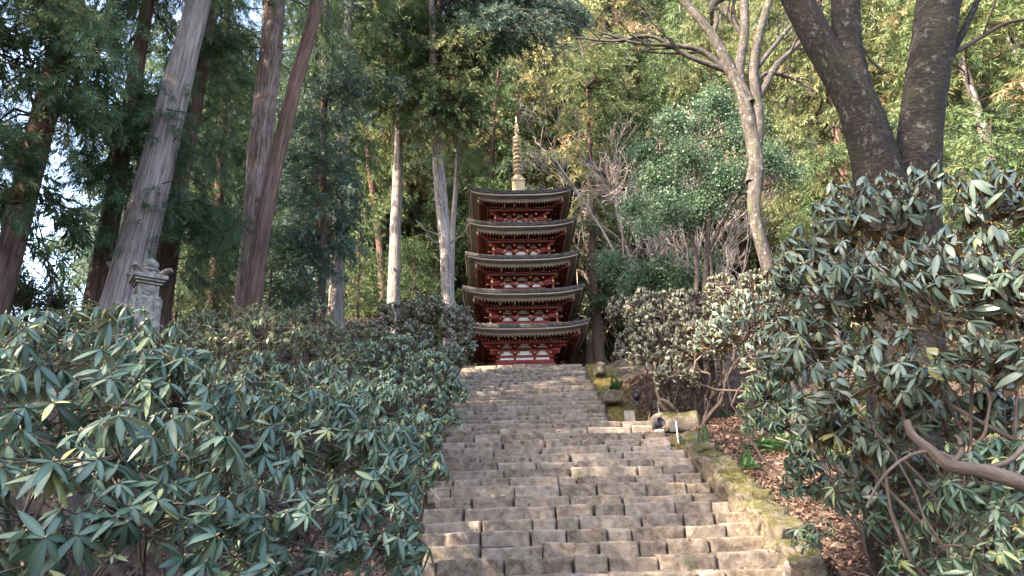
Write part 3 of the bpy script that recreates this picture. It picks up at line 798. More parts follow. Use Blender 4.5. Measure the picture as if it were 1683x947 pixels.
for kk, (w, py0, py1) in enumerate(((40, 457, 453), (28, 453, 449))):
    z0, z1 = zz(py0), zz(py1); stone(a, (0, 0, (z0 + z1) / 2), (w * k_, w * k_, z1 - z0), rr=.02, rough=.01, seg=(5, 5, 2))
cor = a.build('cornice', M['stone2'], st, smooth=False)
for q_ in range(4):      # curled horns at the corners
    a = Acc(); R = rotz(q_ * PI / 2 + PI / 4)
    P = [(19, 455), (27, 452), (33, 448.5), (38, 447), (42, 450)]
    wd = [14, 17, 15, 10, 3]; th = [6, 6, 5, 4, 2.0]
    V = []
    for (r, py), w, t_ in zip(P, wd, th):
        z = zz(py)
        V += [[r * k_, -w / 2 * k_, z + .012], [r * k_, 0, z + t_ / 2 * k_ + .01], [r * k_, w / 2 * k_, z + .012], [r * k_, w / 2 * k_ * .9, z - t_ * .6 * k_], [r * k_, 0, z - t_ * k_], [r * k_, -w / 2 * k_ * .9, z - t_ * .6 * k_]]
    V = np.array(V) @ R.T; F = []
    for i in range(4):
        for j in range(6): F.append([i * 6 + j, i * 6 + (j + 1) % 6, (i + 1) * 6 + (j + 1) % 6, (i + 1) * 6 + j])
    a.add(V, [np.array(F), np.array([[0, 1, 2, 3, 4, 5], [29, 28, 27, 26, 25, 24]])]); a.build('roof_horn', M['stone2'], st)
a = Acc(); z0 = zz(450)
pr = [(0, 0), (12, 0), (17, 3), (15, 6), (9, 8), (9, 9), (12, 11), (13, 15), (11.5, 20), (7, 24), (3, 25.5), (1.8, 28), (0, 29)]
lathe(a, [(r * k_, z0 + h * k_ * .97) for r, h in pr], (0, 0, 0), 18); a.build('jewel_finial', M['stone2'], st, smooth=True)

# ------------------------------------------------------------------ lamp post, small signs and spotlights
p0 = pt(485, 520, 22); g0 = gz(p0[0], 22.0); ptop = pt(493, 384, 22)
lamp = thing('lamp_post', 'slender grey lamp post with shallow conical shade between the left trees', 'lamp post', (p0[0], 22, g0))
a = Acc(); lathe(a, [(.0, 0), (.035, 0), (.032, 1), (.025, ptop[2] - g0), (0, ptop[2] - g0)], (0, 0, 0), 8); a.build('pole', M['grey'], lamp, smooth=True)
a = Acc(); zt = ptop[2] - g0; lathe(a, [(0, zt + .22), (.04, zt + .2), (.08, zt + .13), (.25, zt + .02), (.25, zt), (.08, zt + .05), (0, zt + .06)], (0, 0, 0), 16); a.build('lamp_shade', M['grey'], lamp, smooth=True)
a = Acc(); lathe(a, [(0, zt - .16), (.05, zt - .15), (.08, zt - .06), (.07, zt + .03), (0, zt + .04)], (0, 0, 0), 12); a.build('lamp_glass', M['black'], lamp, smooth=True)

def spot(label, px, py, Y, aim, s=1.0, post=True):
    p = pt(px, py, Y); gg = gz(p[0], Y)
    r = thing('spotlight', label, 'spotlight', (p[0], Y, p[2]), rz=aim)
    a = Acc(); R = np.array([[1, 0, 0], [0, .35, -.94], [0, .94, .35]])
    t_ = Acc(); lathe(t_, [(0, -.16), (.06, -.16), (.075, -.1), (.10, .06), (.12, .14), (.115, .15), (.10, .10), (0, .09)], (0, 0, 0), 14)
    a.add(np.concatenate(t_.v) * s @ R.T, t_.f[0]); a.build('lamp_head', M['black'], r, smooth=True)
    a = Acc(); box(a, (0, 0, -.14 * s), (.18 * s, .03, .03)); 
    for q in (-1, 1): box(a, (q * .10 * s, 0, -.07 * s), (.015, .03, .16 * s))
    box(a, (0, 0, -.2 * s), (.05, .05, .12 * s)); a.build('bracket', M['black'], r)
    return r, p, gg
spot('black garden spotlight on a short pale stone post at the end of the landing', 1081, 698, 15.9, .5, .95)
p = pt(1084, 714, 15.75); gg = gz(p[0], p[1]); a = Acc(); stone(a, (0, 0, (pt(1084, 706, 15.75)[2] + gg - .1) / 2), (.2, .2, pt(1084, 706, 15.75)[2] - gg + .1), rr=.02, rough=.01, seg=(3, 3, 4)); o = a.build('stone_post', M['palestone'], smooth=True); o.location = (p[0], p[1], 0); tag(o, 'short pale stone post under the black spotlight', 'post')
spot('black garden spotlight above the weathered wooden board', 1046, 652, 18.3, -.4, .95)
p = pt(1048, 668, 18.0); z1 = pt(1048, 658, 18.0)[2]; z0 = gz(p[0], 18); z1 = z0 + .42
a = Acc(); hh_ = z1 - z0 + .1
for s in (-1, 1): box(a, (s * .068, 0, (z1 + z0 - .1) / 2), (.13, .04, hh_ - (.02 if s > 0 else 0)))
box(a, (0, .035, z1 - .1), (.24, .03, .05)); o = a.build('wooden_board', M['palewood']); o.location = (p[0], 18.0, 0); o.rotation_euler = (0, -.08, .1); tag(o, 'pale weathered double plank board standing in the leaf litter', 'board')
def plate(label, px, py0, py1, Y):
    a0 = pt(px, py1, Y); a1 = pt(px, py0, Y); h = a1[2] - a0[2]; g_ = gz(a0[0], Y)
    r = thing('plant_sign', label, 'sign', (a0[0], Y, g_), rz=-.5)
    a = Acc(); box(a, (.04, 0, a0[2] - g_ + h / 2), (.13, .02, h * .8)); a.build('panel', M['black'], r)
    a = Acc(); box(a, (.122, 0, a0[2] - g_ + h / 2 - .06), (.02, .03, h + .05)); 
    box(a, (.125, 0, (a0[2] - g_) / 2 - .05), (.026, .026, max(.1, a0[2] - g_ + .1))); a.build('post', M['whitepaint'], r)
plate('small dark sign with white post in front of the mossy boulder', 1104, 691, 712, 15.4)
plate('tiny dark sign with white post behind the wooden board', 1075, 659, 672, 18.6)
# pole with dark lamp box inside the right thicket
p = pt(1364, 540, 8.5); a_ = pt(1356, 400, 8.5); g_ = gz(p[0], 8.5)
r = thing('garden_pole', 'dark metal pole with a black lamp box rising behind the right rhododendron', 'lamp pole', (p[0], 8.5, g_))
a = Acc(); tubes(a, np.array([[[0, 0, 0], [-.01, 0, 1.5], [a_[0] - p[0], 0, a_[2] - g_]]]), np.array([[.028, .028, .026]]), 10); a.build('pole', M['grey'], r, smooth=True)
b_ = pt(1400, 480, 8.5); a = Acc(); zc = b_[2] - g_; box(a, (b_[0] - p[0], 0, zc), (.30, .22, .16), taper=(.85, .85)); box(a, (b_[0] - p[0], 0, zc + .10), (.40, .30, .04), taper=(.8, .8)); box(a, ((b_[0] - p[0]) / 2, 0, zc - .02), (b_[0] - p[0], .03, .03)); a.build('lamp_box', M['black'], r)

# ------------------------------------------------------------------ trees with trunks placed one by one
def hero(name, label, pts, Y, widths, bark, regions=(), fmat='ced_dark', tm=None, ssize=.75, crown=None, height=22, rough=.05, flare=.35, knots=3, cat='cedar', sides=18, per_m=6, snags=0, group=None, branch='twigdark', crown_tm=None):
    """pts: pixels from base to top; regions: (x0,x1,y0,y1,n[,dY]) filled with boughs; crown: (z0, radius, n) above"""
    tm = tm or (SP_XF if Y < 19 else SP_FINE)
    if Y < 19: per_m *= 1.15
    P = [pt(px, py, Y) for px, py in pts]
    r = [w / 2 * mpp(px, py, Y) * .78 for w, (px, py) in zip(widths, pts)]
    b = P[0].copy(); d = P[0] - P[1]; g_ = gz(b[0], b[1])
    if b[2] > g_: 
        b = b + d / max(1e-6, -d[2]) * (b[2] - g_) if d[2] < 0 else b
    g_ = gz(b[0], b[1]); b[2] = min(b[2], g_) - .15
    if np.linalg.norm(b - P[0]) > .4: P = [b] + P; r = [r[0] * 1.03] + r
    else: P[0] = b
    top = P[-1]; d = norm(P[-1] - P[-2]); need = b[2] + height - top[2]
    if need > 1:
        d2 = norm(d * np.array([.6, .6, 1])); P.append(top + d2 * need * .5 / d2[2]); r.append(r[-1] * .7)
        d3 = norm(d2 * np.array([.4, .4, 1])); P.append(P[-1] + d3 * need * .5 / d3[2]); r.append(r[-1] * .15)
    root = thing(name, label, cat, (P[0][0], P[0][1], g_), group); loc = (P[0][0], P[0][1], g_)
    a = Acc(); L = [0] + list(np.cumsum([np.linalg.norm(P[i + 1] - P[i]) for i in range(len(P) - 1)]))
    Ps = spline(P, 44); rs = np.interp(np.linspace(0, 1, 44), np.linspace(0, 1, len(r)), r)
    Lc = np.concatenate([[0], np.cumsum(np.linalg.norm(np.diff(Ps, axis=0), axis=1))])
    fl = rs * (1 + flare * np.exp(-Lc / (rs[0] * 2.2)))
    tubes(a, Ps[None], fl[None], sides, rough=rough)
    for _ in range(knots + snags):
        vis = [i for i in range(4, 40) if Ps[i][2] < top[2]] or [10]
        i = random.choice(vis); an = random.uniform(PI, 2 * PI) if _ < knots else random.choice([random.uniform(-.5, .3), random.uniform(PI - .3, PI + .5)])
        dd = np.array([math.cos(an), math.sin(an), random.uniform(.0, .5)]); s = Ps[i] + dd * rs[i] * .72
        ln = .5 if _ < knots else random.uniform(1.5, 4)
        q = np.stack([s, s + dd * rs[i] * ln * .6, s + (dd + np.array([0, 0, .3])) * rs[i] * ln]); tubes(a, q[None], (np.array([.30, .2, .1]) * rs[i] * (1 if _ < knots else .6))[None], 7, rough=.15)
    tr = a.build('trunk', M[bark], root, smooth=True, loc=loc)
    fol = Acc(); limb = Acc(); S, E = [], []
    for reg in regions:
        x0, x1, y0, y1, n = reg[:5]; dY = reg[5] if len(reg) > 5 else 2.0
        for _ in range(n):
            e = pt(random.uniform(x0, x1), random.uniform(y0, y1), Y + random.uniform(-dY, dY))
            if e[2] < gz(e[0], e[1]) + .8: continue
            dist = np.linalg.norm((e - Ps[np.argmin(np.abs(Ps[:, 2] - e[2]))])[:2])
            k = np.argmin(np.abs(Ps[:, 2] - (e[2] + random.uniform(-.1, .35) * dist)))
            s_ = Ps[k]
            if dist > 4.0:     # long reach: let the bough start on the near side at full length but keep a limb
                pass
            S.append(s_); E.append(e)
    if crown:
        z0, rad, n = crown; zt = Ps[-1][2]
        for _ in range(n):
            z = z0 + (zt - z0) * random.random(); k = np.argmin(np.abs(Ps[:, 2] - z)); an = random.uniform(0, 2 * PI)
            rr_ = rad * (1 - .75 * (z - z0) / max(1, zt - z0)) * random.uniform(.55, 1.1)
            S.append(Ps[k]); E.append(Ps[k] + np.array([math.cos(an) * rr_, math.sin(an) * rr_, -.15 * rr_ + random.uniform(-.3, .5)]))
    if S:
        boughs(fol, limb, np.array(S), np.array(E), tm, ssize, per_m)
        cr = fol.build('crown', M[fmat], root, loc=loc); limb.build('branches', M[branch], cr, smooth=True, loc=(0, 0, 0)) if False else None
        l = limb.build('branches', M[branch], root, smooth=True, loc=loc)
    return root, Ps

hero('cedar_tree', 'dark reddish cedar at the left edge with needle tufts growing down its trunk', [(2, 480), (60, 240), (112, 30)], 11.5, [46, 52, 44], 'cedar_red',
     [(-60, 60, 120, 340, 26, 1.5), (60, 230, 0, 200, 44, 1.5), (-80, 100, -60, 90, 26, 1.5), (20, 110, 170, 360, 12, .6)], ssize=.55, crown=(11, 4.2, 80), height=22)
hero('cedar_tree', 'slim dark cedar trunk just left of the big pale leaning trunk', [(158, 490), (192, 300), (228, 90)], 13.5, [44, 36, 28], 'cedar_dark',
     [(120, 320, -20, 330, 72, 1.8), (110, 230, 180, 400, 14, 1.5)], ssize=.6, crown=(13, 4, 70), height=22)
hero('cedar_tree', 'broad pale grey trunk leaning right behind the small stone pagoda', [(203, 500), (264, 250), (304, 90), (331, -20)], 12.2, [84, 64, 52, 48], 'cedar_grey',
     (), ssize=.65, crown=(12.5, 4, 80), height=24, rough=.025, knots=5, sides=28)
hero('cedar_tree', 'dark ridged trunk half hidden behind the broad pale leaning trunk', [(262, 500), (288, 330), (335, 60)], 14.5, [50, 44, 40], 'cedar_dark',
     [(300, 390, 30, 300, 34, 1.2), (290, 380, 330, 450, 22, 1.2), (340, 400, 0, 120, 14, 1.5)], ssize=.6, crown=(14, 3.5, 50), height=22)
hero('cedar_tree', 'knotty rough barked trunk behind the leaning red trunk', [(404, 500), (424, 270), (444, 100), (454, -20)], 16.0, [46, 44, 48, 44], 'cedar_rough',
     [(330, 390, 0, 130, 6, .8)], ssize=.7, crown=(16, 4.5, 60), height=25, rough=.10, knots=8)
hero('cedar_tree', 'smooth reddish trunk leaning right in front of the knotty rough trunk', [(412, 512), (440, 330), (480, 160), (524, -10)], 15.0, [42, 34, 30, 26], 'cedar_red',
     (), ssize=.7, crown=(15.5, 3.5, 50), height=22, rough=.03, knots=4)
hero('cypress_tree', 'dark blue green cypress filling the gap right of the leaning red trunk', [(528, 530), (530, 330), (535, 60)], 21, [18, 16, 12], 'cedar_dark',
     [(470, 590, 90, 420, 105, 1.5), (455, 520, 250, 500, 40, 1.5)], fmat='cyp_blue', ssize=.75, crown=(16, 2.5, 30), height=17, cat='cypress')
hero('cypress_tree', 'dense dark cypress between the pale leaning trunk and the knotty trunk', [(350, 500), (362, 300), (372, 60)], 18, [24, 20, 14], 'cedar_dark',
     [(310, 420, 40, 470, 130, 1.5)], fmat='ced_dark', ssize=.75, crown=(14, 2.5, 30), height=16, cat='cypress')
hero('cedar_tree', 'straight cedar with buff bark rising from bushes, crown starting high', [(552, 535), (556, 390), (563, 240), (568, 110)], 23, [32, 28, 22, 18], 'cedar_pale',
     [(500, 640, -20, 150, 56, 2), (520, 600, 200, 300, 10, 1.6)], fmat='ced_mid', ssize=.85, crown=(20, 3.5, 50), height=22, tm=SP_FINE, knots=6)
hero('cedar_tree', 'tall pale grey trunk standing straight midway to the pagoda', [(646, 520), (650, 380), (655, 250), (657, 150)], 26, [27, 24, 19, 15], 'cedar_pale',
     [(590, 720, 10, 180, 70, 2)], fmat='ced_mid', ssize=.9, crown=(23, 3.5, 50), height=24, knots=6)
hero('cedar_tree', 'pale stout trunk with broken snags and forked top left of the pagoda', [(737, 500), (732, 400), (722, 290), (716, 200)], 25, [28, 27, 25, 22], 'cedar_pale',
     [(650, 800, 50, 190, 80, 2), (640, 780, 100, 240, 24, 2)], fmat='ced_gold', ssize=.85, crown=(22, 3.5, 50), height=22, snags=9, knots=5)
hero('cedar_tree', 'thin pale stem close behind the snagged trunk', [(742, 470), (744, 380), (750, 300), (756, 200)], 27.5, [12, 11, 10, 8], 'cedar_pale',
     [(735, 790, 200, 280, 14, 1.0)], fmat='ced_mid', ssize=.8, height=18)
hero('cedar_tree', 'reddish slender trunk bending left behind the straight pale trunk', [(630, 500), (622, 380), (608, 280), (596, 180)], 30, [16, 15, 13, 10], 'cedar_red',
     [(560, 660, 120, 330, 60, 2)], fmat='ced_mid', ssize=.9, height=22)
hero('cedar_tree', 'cedar trunk rising right behind the pagoda roof corners', [(986, 600), (980, 520), (975, 440), (972, 300)], 33, [26, 22, 18, 10], 'cedar_red',
     [(975, 1040, 400, 500, 30, 1.5), (955, 1040, 240, 400, 34, 1.5), (930, 1040, 60, 260, 70, 2)], fmat='ced_mid', ssize=.9, height=17)
# long dark boughs overhanging from above, top centre
hero('cypress_tree', 'dark cypress whose drooping boughs hang over the top centre above the spire', [(736, 500), (731, 400), (721, 290), (718, 180), (722, 20)], 25.6, [12, 12, 12, 11, 10], 'cedar_dark',
     [(700, 960, -60, 40, 60, 3), (740, 900, 30, 85, 16, 2.5), (880, 960, 0, 110, 12, 2.5)], fmat='cyp_blue', ssize=.7, crown=(23, 4, 16), height=24, cat='cypress')

# ------------------------------------------------------------------ branching bare trees
def ramify(acc, P, R, levels, kids, lenf, spread, up=.1, taper=.55, sides=5, var=.5, minr=.004, K=5, tmin=.25, wig=.06):
    """P (N,K,3) parents -> adds children tubes per level; returns tips"""
    cur, cr = P, R
    for lv in range(levels):
        N_, K_ = cr.shape; n = N_ * kids[lv]; pi = np.repeat(np.arange(N_), kids[lv]); t = tmin + (1 - tmin) * rng.random(n)
        f = np.clip(t, 0, .999) * (K_ - 1); i0 = f.astype(int); u = (f - i0)[:, None]
        s = cur[pi, i0] * (1 - u) + cur[pi, i0 + 1] * u; r0 = cr[pi, i0] * taper
        ax = norm(cur[pi, i0 + 1] - cur[pi, i0]); L = np.linalg.norm(cur[pi, -1] - cur[pi, 0], axis=1) * lenf[lv] * rng.uniform(.6, 1.2, n) * (1.15 - .5 * t)
        d = norm(ax + rdir(n) * spread + np.array([0, 0, up]))
        e = s + d * L[:, None]
        Q = wiggle(s, e, K, wig, .0); rr = np.maximum(r0[:, None] * np.linspace(1, .3, K)[None], minr)
        tubes(acc, Q, rr, max(3, sides - lv)); cur, cr = Q, rr
    return cur

# grey lichen tree, right of the pagoda
GY = 14.5
def pl(pts, Y, n=14): return spline([pt(*p, Y + (q if isinstance(q, (int, float)) else 0)) for p, q in [((a[0], a[1]), a[2] if len(a) > 2 else 0) for a in pts]], n)
def limbs_tree(name, label, cat, bark, limbs, Y, subs=None, rough=.07, parent=None):
    """limbs: list of (pixel path, [widths])"""
    b = pt(*limbs[0][0][0][:2], Y); g_ = gz(b[0], Y); root = thing(name, label, cat, (b[0], Y, g_)); loc = (b[0], Y, g_)
    a = Acc(); small = Acc(); ends = []
    for li, (path, ws) in enumerate(limbs):
        P = pl(path, Y, 22); px0 = path[0]
        if li == 0 or (len(path[0]) > 3):
            P[0][2] = min(P[0][2], gz(P[0][0], P[0][1]) - .1)
        r = np.interp(np.linspace(0, 1, 22), np.linspace(0, 1, len(ws)), ws) / 2 * mpp(path[0][0], path[0][1], Y)
        big = ws[0] > 12
        tubes(a if big else small, P[None], r[None], 20 if ws[0] > 30 else 9, rough=rough)
        if ws[-1] <= (subs or {}).get('max', 0):
            ends.append((P[::5][:5], r[::5][:5]))
    a.build('trunk', M[bark], root, smooth=True, loc=loc)
    if ends:
        Pm = np.array([e[0] for e in ends]); Rm = np.array([e[1] for e in ends])
        ramify(small, Pm, Rm, len(subs['kids']), subs['kids'], subs['len'], subs.get('spread', .7), subs.get('up', .2), minr=subs.get('minr', .004), sides=5)
    if small.n: small.build('branches', M[subs.get('mat', bark) if subs else bark], root, smooth=True, loc=loc)
    return root
limbs_tree('lichen_tree', 'bare pale tree with lichened trunk and spreading grey branches right of the pagoda', 'bare tree', 'beech', [
    ([(1278, 520), (1262, 440), (1240, 350), (1243, 270), (1228, 190), (1212, 130)], [34, 23, 21, 26, 25, 16]),
    ([(1236, 300), (1246, 200), (1238, 120), (1250, 50), (1275, -30)], [20, 20, 18, 15, 12]),
    ([(1226, 190), (1215, 120), (1224, 50), (1222, -30)], [20, 18, 16, 14]),
    ([(1232, 170), (1205, 125), (1172, 60), (1128, 5), (1108, -30)], [22, 20, 16, 14, 12]),
    ([(1205, 128), (1160, 88), (1110, 75), (1050, 72), (985, 52)], [11, 9, 7, 5, 3]),
    ([(1190, 115), (1130, 92), (1070, 60), (1010, 68), (948, 62)], [9, 8, 6, 4, 3]),
    ([(1248, 160), (1275, 110), (1300, 85), (1320, 65), (1345, 40)], [12, 11, 8, 6, 4]),
    ([(1245, 110), (1285, 60), (1310, 30), (1330, -10)], [9, 7, 6, 4]),
    ([(1222, 60), (1195, 20), (1170, -20)], [9, 7, 6]),
    ([(1238, 140), (1262, 120), (1300, 128), (1340, 150)], [8, 6, 5, 3]),
    ([(1172, 60), (1178, 30), (1170, 5), (1200, -10)], [9, 8, 8, 7]),
], GY, dict(max=5, kids=[6, 4, 3], len=[.45, .5, .5], minr=.005, spread=.6))
# forked cherry
limbs_tree('cherry_tree', 'massive dark forked trunk with rough banded bark behind the right rhododendron', 'cherry tree', 'cherry', [
    ([(1495, 930), (1490, 700), (1482, 500), (1452, 330), (1432, 240), (1405, 165), (1352, 80), (1300, -20), (1240, -110)], [150, 130, 112, 98, 90, 80, 66, 62, 55]),
    ([(1508, 620), (1510, 450), (1506, 320), (1515, 200), (1528, 100), (1542, 0), (1550, -120)], [80, 84, 78, 74, 76, 80, 72]),
    ([(1425, 230), (1402, 130), (1392, 60), (1388, -20), (1380, -110)], [60, 52, 48, 48, 42]),
    ([(1556, 110), (1568, 82), (1598, 20), (1620, -30)], [13, 12, 11, 9]),
    ([(1562, 92), (1605, 66), (1650, 40), (1700, 25), (1760, -20)], [8, 7, 6, 5, 4]),
    ([(1452, 118), (1432, 100), (1418, 78), (1400, 60)], [5, 4, 4, 3]),
    ([(1240, -60), (1195, -10), (1172, 10), (1170, 40)], [12, 12, 10, 5]),
], 7.6, dict(max=5, kids=[3, 2], len=[.5, .5], minr=.004, mat='twigdark'), rough=.05)

def bare_bush(name, label, cat, px, py, Y, n0, H, spread, mat='twigpale', kids=(6, 5, 4), r0=.03, group=None, lean=(0, 0), minr=.006, trunk_h=0.0):
    b = pt(px, py, Y); b[2] = gz(b[0], b[1]); root = thing(name, label, cat, b, group)
    a = Acc(); d = rdir(n0) * spread; d[:, 2] = np.abs(d[:, 2]) * .4 + 1; d[:, 0] += lean[0]; d[:, 1] += lean[1]
    s = np.zeros((n0, 3)) + np.array([0, 0, -.1]); s[:, :2] += rng.normal(0, .15, (n0, 2))
    e = norm(d) * H * rng.uniform(.6, 1.05, (n0, 1))
    P = wiggle(s, e, 7, .05, 0); R = r0 * np.linspace(1, .4, 7)[None] * rng.uniform(.6, 1.1, (n0, 1))
    tubes(a, P, R, 6); ramify(a, P, R, len(kids), list(kids), [.55, .55, .55, .5][:len(kids)], .75, .1, minr=minr, tmin=.3)
    a.build('branches', M[mat], root, smooth=True)
    return root
bare_bush('bare_tree', 'bare pinkish tree with a haze of fine twigs right of the spire', 'bare tree', 1040, 560, 35, 5, 10.5, .5, 'twigpale', (7, 5, 4), .06, lean=(-.05, 0), minr=.011)
bare_bush('bare_tree', 'bare beige tree rising behind the stems of the small leafy tree', 'bare tree', 1195, 560, 24, 4, 5.5, .4, 'twigpale', (6, 5, 4), .05, lean=(-.05, 0), minr=.008)
bare_bush('bare_tree', 'bare reddish shrubby tree low between pagoda and leafy small tree', 'bare tree', 1150, 560, 21, 5, 2.4, .35, 'twig', (7, 6, 4), .03, lean=(-.1, 0), minr=.006)
bare_bush('bare_tree', 'bare twiggy tree high on the slope above the leafy small tree', 'bare tree', 1120, 520, 31, 5, 11.5, .6, 'twigpale', (6, 5, 4), .07, minr=.013)
bare_bush('bare_tree', 'bare twiggy shrub at the right edge behind the cherry trunk', 'bare tree', 1640, 520, 10.5, 8, 3.6, .9, 'twig', (6, 5, 4), .025, minr=.004)
bare_bush('bare_tree', 'bare black branched sapling at the left edge against the sky', 'bare tree', 5, 540, 12.5, 5, 3.6, .7, 'twigdark', (5, 4, 3), .025, lean=(.05, .1), minr=.004)

for (px, Y, H, lab) in ((1075, 37, 12, 'pale bare tree high behind the leafy small tree'), (1005, 41, 12, 'pale bare treetop showing just right of the spire'), (1085, 30, 9, 'pale bare tree between the small leafy tree and the upper pagoda roofs'), (1300, 33, 12, 'pale bare tree between lichened tree and cherry fork')):
    bare_bush('bare_tree', lab, 'bare tree', px, 500, Y, 5, H, .42, 'twigpale', (7, 6, 5), .06, minr=.009)
bare_bush('bare_tree', 'bare beige tree arching over the small leafy tree', 'bare tree', 1170, 540, 18.8, 4, 6.0, .3, 'twigpale', (6, 5, 4), .04, lean=(0, 0), minr=.006)
# small leafy evergreen tree right of centre
def leafy_tree(name, label, lobes_px, n, size, mat, stems, Y, group=None, bark='twigdark', cat='evergreen tree'):
    lobes = [(pt(px, py, y), r * mpp(px, py, y)) for px, py, y, r in lobes_px]
    b = pt(*stems[0][0][0], Y); g_ = gz(b[0], Y); root = thing(name, label, cat, (b[0], Y, g_), group); loc = (b[0], Y, g_)
    p, d, own = lobes_points(lobes, n, -.8, .85, .42); f = Acc(); n = len(p)
    ok = p[:, 2] > ground(p[:, 0], p[:, 1]) + .2; p, d, own = p[ok], d[ok], own[ok]; n = len(p)
    stamp_many(f, LC, p, norm(d + rdir(n) * .6), size * rng.uniform(.6, 1.3, n), rng.normal(.45, .15, n), rng.uniform(0, 6, n))
    f.build('crown', M[mat], root, loc=loc)
    a = Acc(); nodes = []
    for path, ws in stems:
        P = pl([(x, y) for x, y in path], Y, 14); P[0][2] = min(P[0][2], gz(P[0][0], P[0][1]) - .1)
        r = np.interp(np.linspace(0, 1, 14), np.linspace(0, 1, len(ws)), ws) / 2 * mpp(*path[0], Y)
        tubes(a, P[None], r[None], 8, rough=.05); nodes.append(P[5:])
    q = np.concatenate(nodes); Cc = np.array([l[0] for l in lobes])
    j = np.linalg.norm(Cc[:, None] - q[None], axis=-1).argmin(1); m = len(Cc)
    P1 = wiggle(q[j], Cc, 6, .06, .05); tubes(a, P1, .035 * np.linspace(1, .5, 6)[None] * np.ones((m, 1)), 5)
    k = rng.choice(n, min(n, 900)); P2 = wiggle(Cc[own[k]], p[k], 5, .08, .03); tubes(a, P2, .012 * np.linspace(1, .4, 5)[None] * np.ones((len(k), 1)), 3)
    a.build('trunk', M[bark], root, smooth=True, loc=loc)
    return root
leafy_tree('evergreen_tree', 'small spreading evergreen with fine leaves and thin black stems right of the bare trees',
    [(1105, 205, 17, 34), (1172, 172, 17.5, 32), (1212, 230, 17, 36), (1135, 262, 16.5, 40), (1190, 295, 16.5, 44), (1145, 210, 17.5, 26), (1262, 262, 17, 34), (1300, 290, 17, 24), (1080, 300, 17, 36), (1060, 250, 17.5, 26), (1100, 350, 16.5, 40), (1150, 340, 17, 46), (1040, 345, 17, 24), (1225, 205, 17.5, 30), (1060, 375, 16.5, 22)],
    1350, .40, 'camellia', [([(1158, 520), (1160, 440), (1165, 370), (1168, 300), (1150, 230)], [11, 9, 8, 6, 4]), ([(1140, 520), (1146, 440), (1136, 390), (1110, 330)], [9, 8, 6, 3]), ([(1162, 420), (1185, 370), (1215, 320)], [6, 5, 3])], 16.8)
leafy_tree('evergreen_bush', 'rounded green evergreen bush below the pinkish bare trees', [(1090, 455, 19, 36), (1050, 470, 19, 30), (1130, 470, 18.5, 34), (1010, 440, 20, 26), (1160, 440, 18.5, 24)], 700, .42, 'camellia', [([(1090, 560), (1092, 500), (1090, 460)], [8, 6, 4])], 19, cat='bush')
leafy_tree('evergreen_bush', 'light green bush between the trunks left of the pagoda', [(600, 480, 31, 24), (630, 450, 32, 26), (690, 470, 31, 30), (680, 420, 32, 26), (590, 430, 32, 20)], 700, .6, 'ced_mid', [([(650, 520), (652, 480), (650, 440)], [6, 5, 3])], 32, cat='bush')
leafy_tree('evergreen_bush', 'dark bush at the far left beneath the sky gap', [(30, 485, 14, 34), (90, 500, 14, 24), (-10, 450, 14.5, 34)], 420, .34, 'camellia', [([(40, 540), (45, 500), (40, 460)], [8, 6, 4])], 14.2, cat='bush')

# ------------------------------------------------------------------ forest: a few master trees, then copies
def master_conifer(H, z0, rad, nb, tm, ssize, per_m, fmat, bark, r0=.32, seed=0, top=.12):
    root = thing('cedar_tree', None, 'cedar'); a = Acc()
    P = np.stack([np.array([0., 0, -.5]), np.array([rng.normal(0, .1), rng.normal(0, .1), H * .35]), np.array([rng.normal(0, .25), rng.normal(0, .25), H * .7]), np.array([rng.normal(0, .3), rng.normal(0, .3), H])])
    Ps = spline(P, 24); tubes(a, Ps[None], (r0 * np.linspace(1.1, .08, 24) ** .8)[None], 10, rough=.05)
    a.build('trunk', M[bark], root, smooth=True)
    f = Acc(); l = Acc(); S, E = [], []
    for k in range(nb):
        u = (k + random.random()) / nb; z = z0 + (H - z0) * u ** .9; i = np.argmin(np.abs(Ps[:, 2] - z)); an = k * 2.4 + random.uniform(-.6, .6)
        rr_ = rad * ((1 - u) ** .65 * (1 - top) + top) * random.choice([.55, .85, 1, 1.1, 1.2]) * (.75 + .5 * min(1, u * 5))
        S.append(Ps[i]); E.append(Ps[i] + np.array([math.cos(an) * rr_, math.sin(an) * rr_, rr_ * random.uniform(-.35, .15)]))
    boughs(f, l, np.array(S), np.array(E), tm, ssize, per_m, width=.75, sag=.12)
    f.build('crown', M[fmat], root); l.build('branches', M['twigdark'], root)
    return root
def copy_tree(r, loc, rz, sc, fmat=None):
    c = r.copy(); C.objects.link(c); c.location = loc; c.rotation_euler = (random.uniform(-.03, .03), random.uniform(-.03, .03), rz); c.scale = sc
    for ch in list(r.children):
        if ch.name.startswith('trunk') or True:
            d = ch.copy(); C.objects.link(d); d.parent = c
            if fmat and ch.name.startswith('crown'):
                d.material_slots[0].link = 'OBJECT'; d.material_slots[0].material = M[fmat]
    return c
masters = [master_conifer(22, 7, 3.3, 100, SP_MID, 1.1, 4.2, 'ced_mid', 'cedar_pale'),
           master_conifer(24, 5, 3.8, 120, SP_MID, 1.15, 4.0, 'ced_mid', 'cedar_red'),
           master_conifer(20, 3, 3.6, 120, SP_MID, 1.1, 4.0, 'ced_mid', 'cedar_dark'),
           master_conifer(26, 9, 3.6, 100, SP_MID, 1.15, 4.2, 'ced_mid', 'cedar_pale')]
sap = [master_conifer(8, .6, 1.9, 70, SP_FINE, .8, 4, 'ced_mid', 'cedar_red', .10), master_conifer(6, .4, 1.7, 60, SP_FINE, .75, 4, 'ced_mid', 'cedar_red', .08)]
used = set()
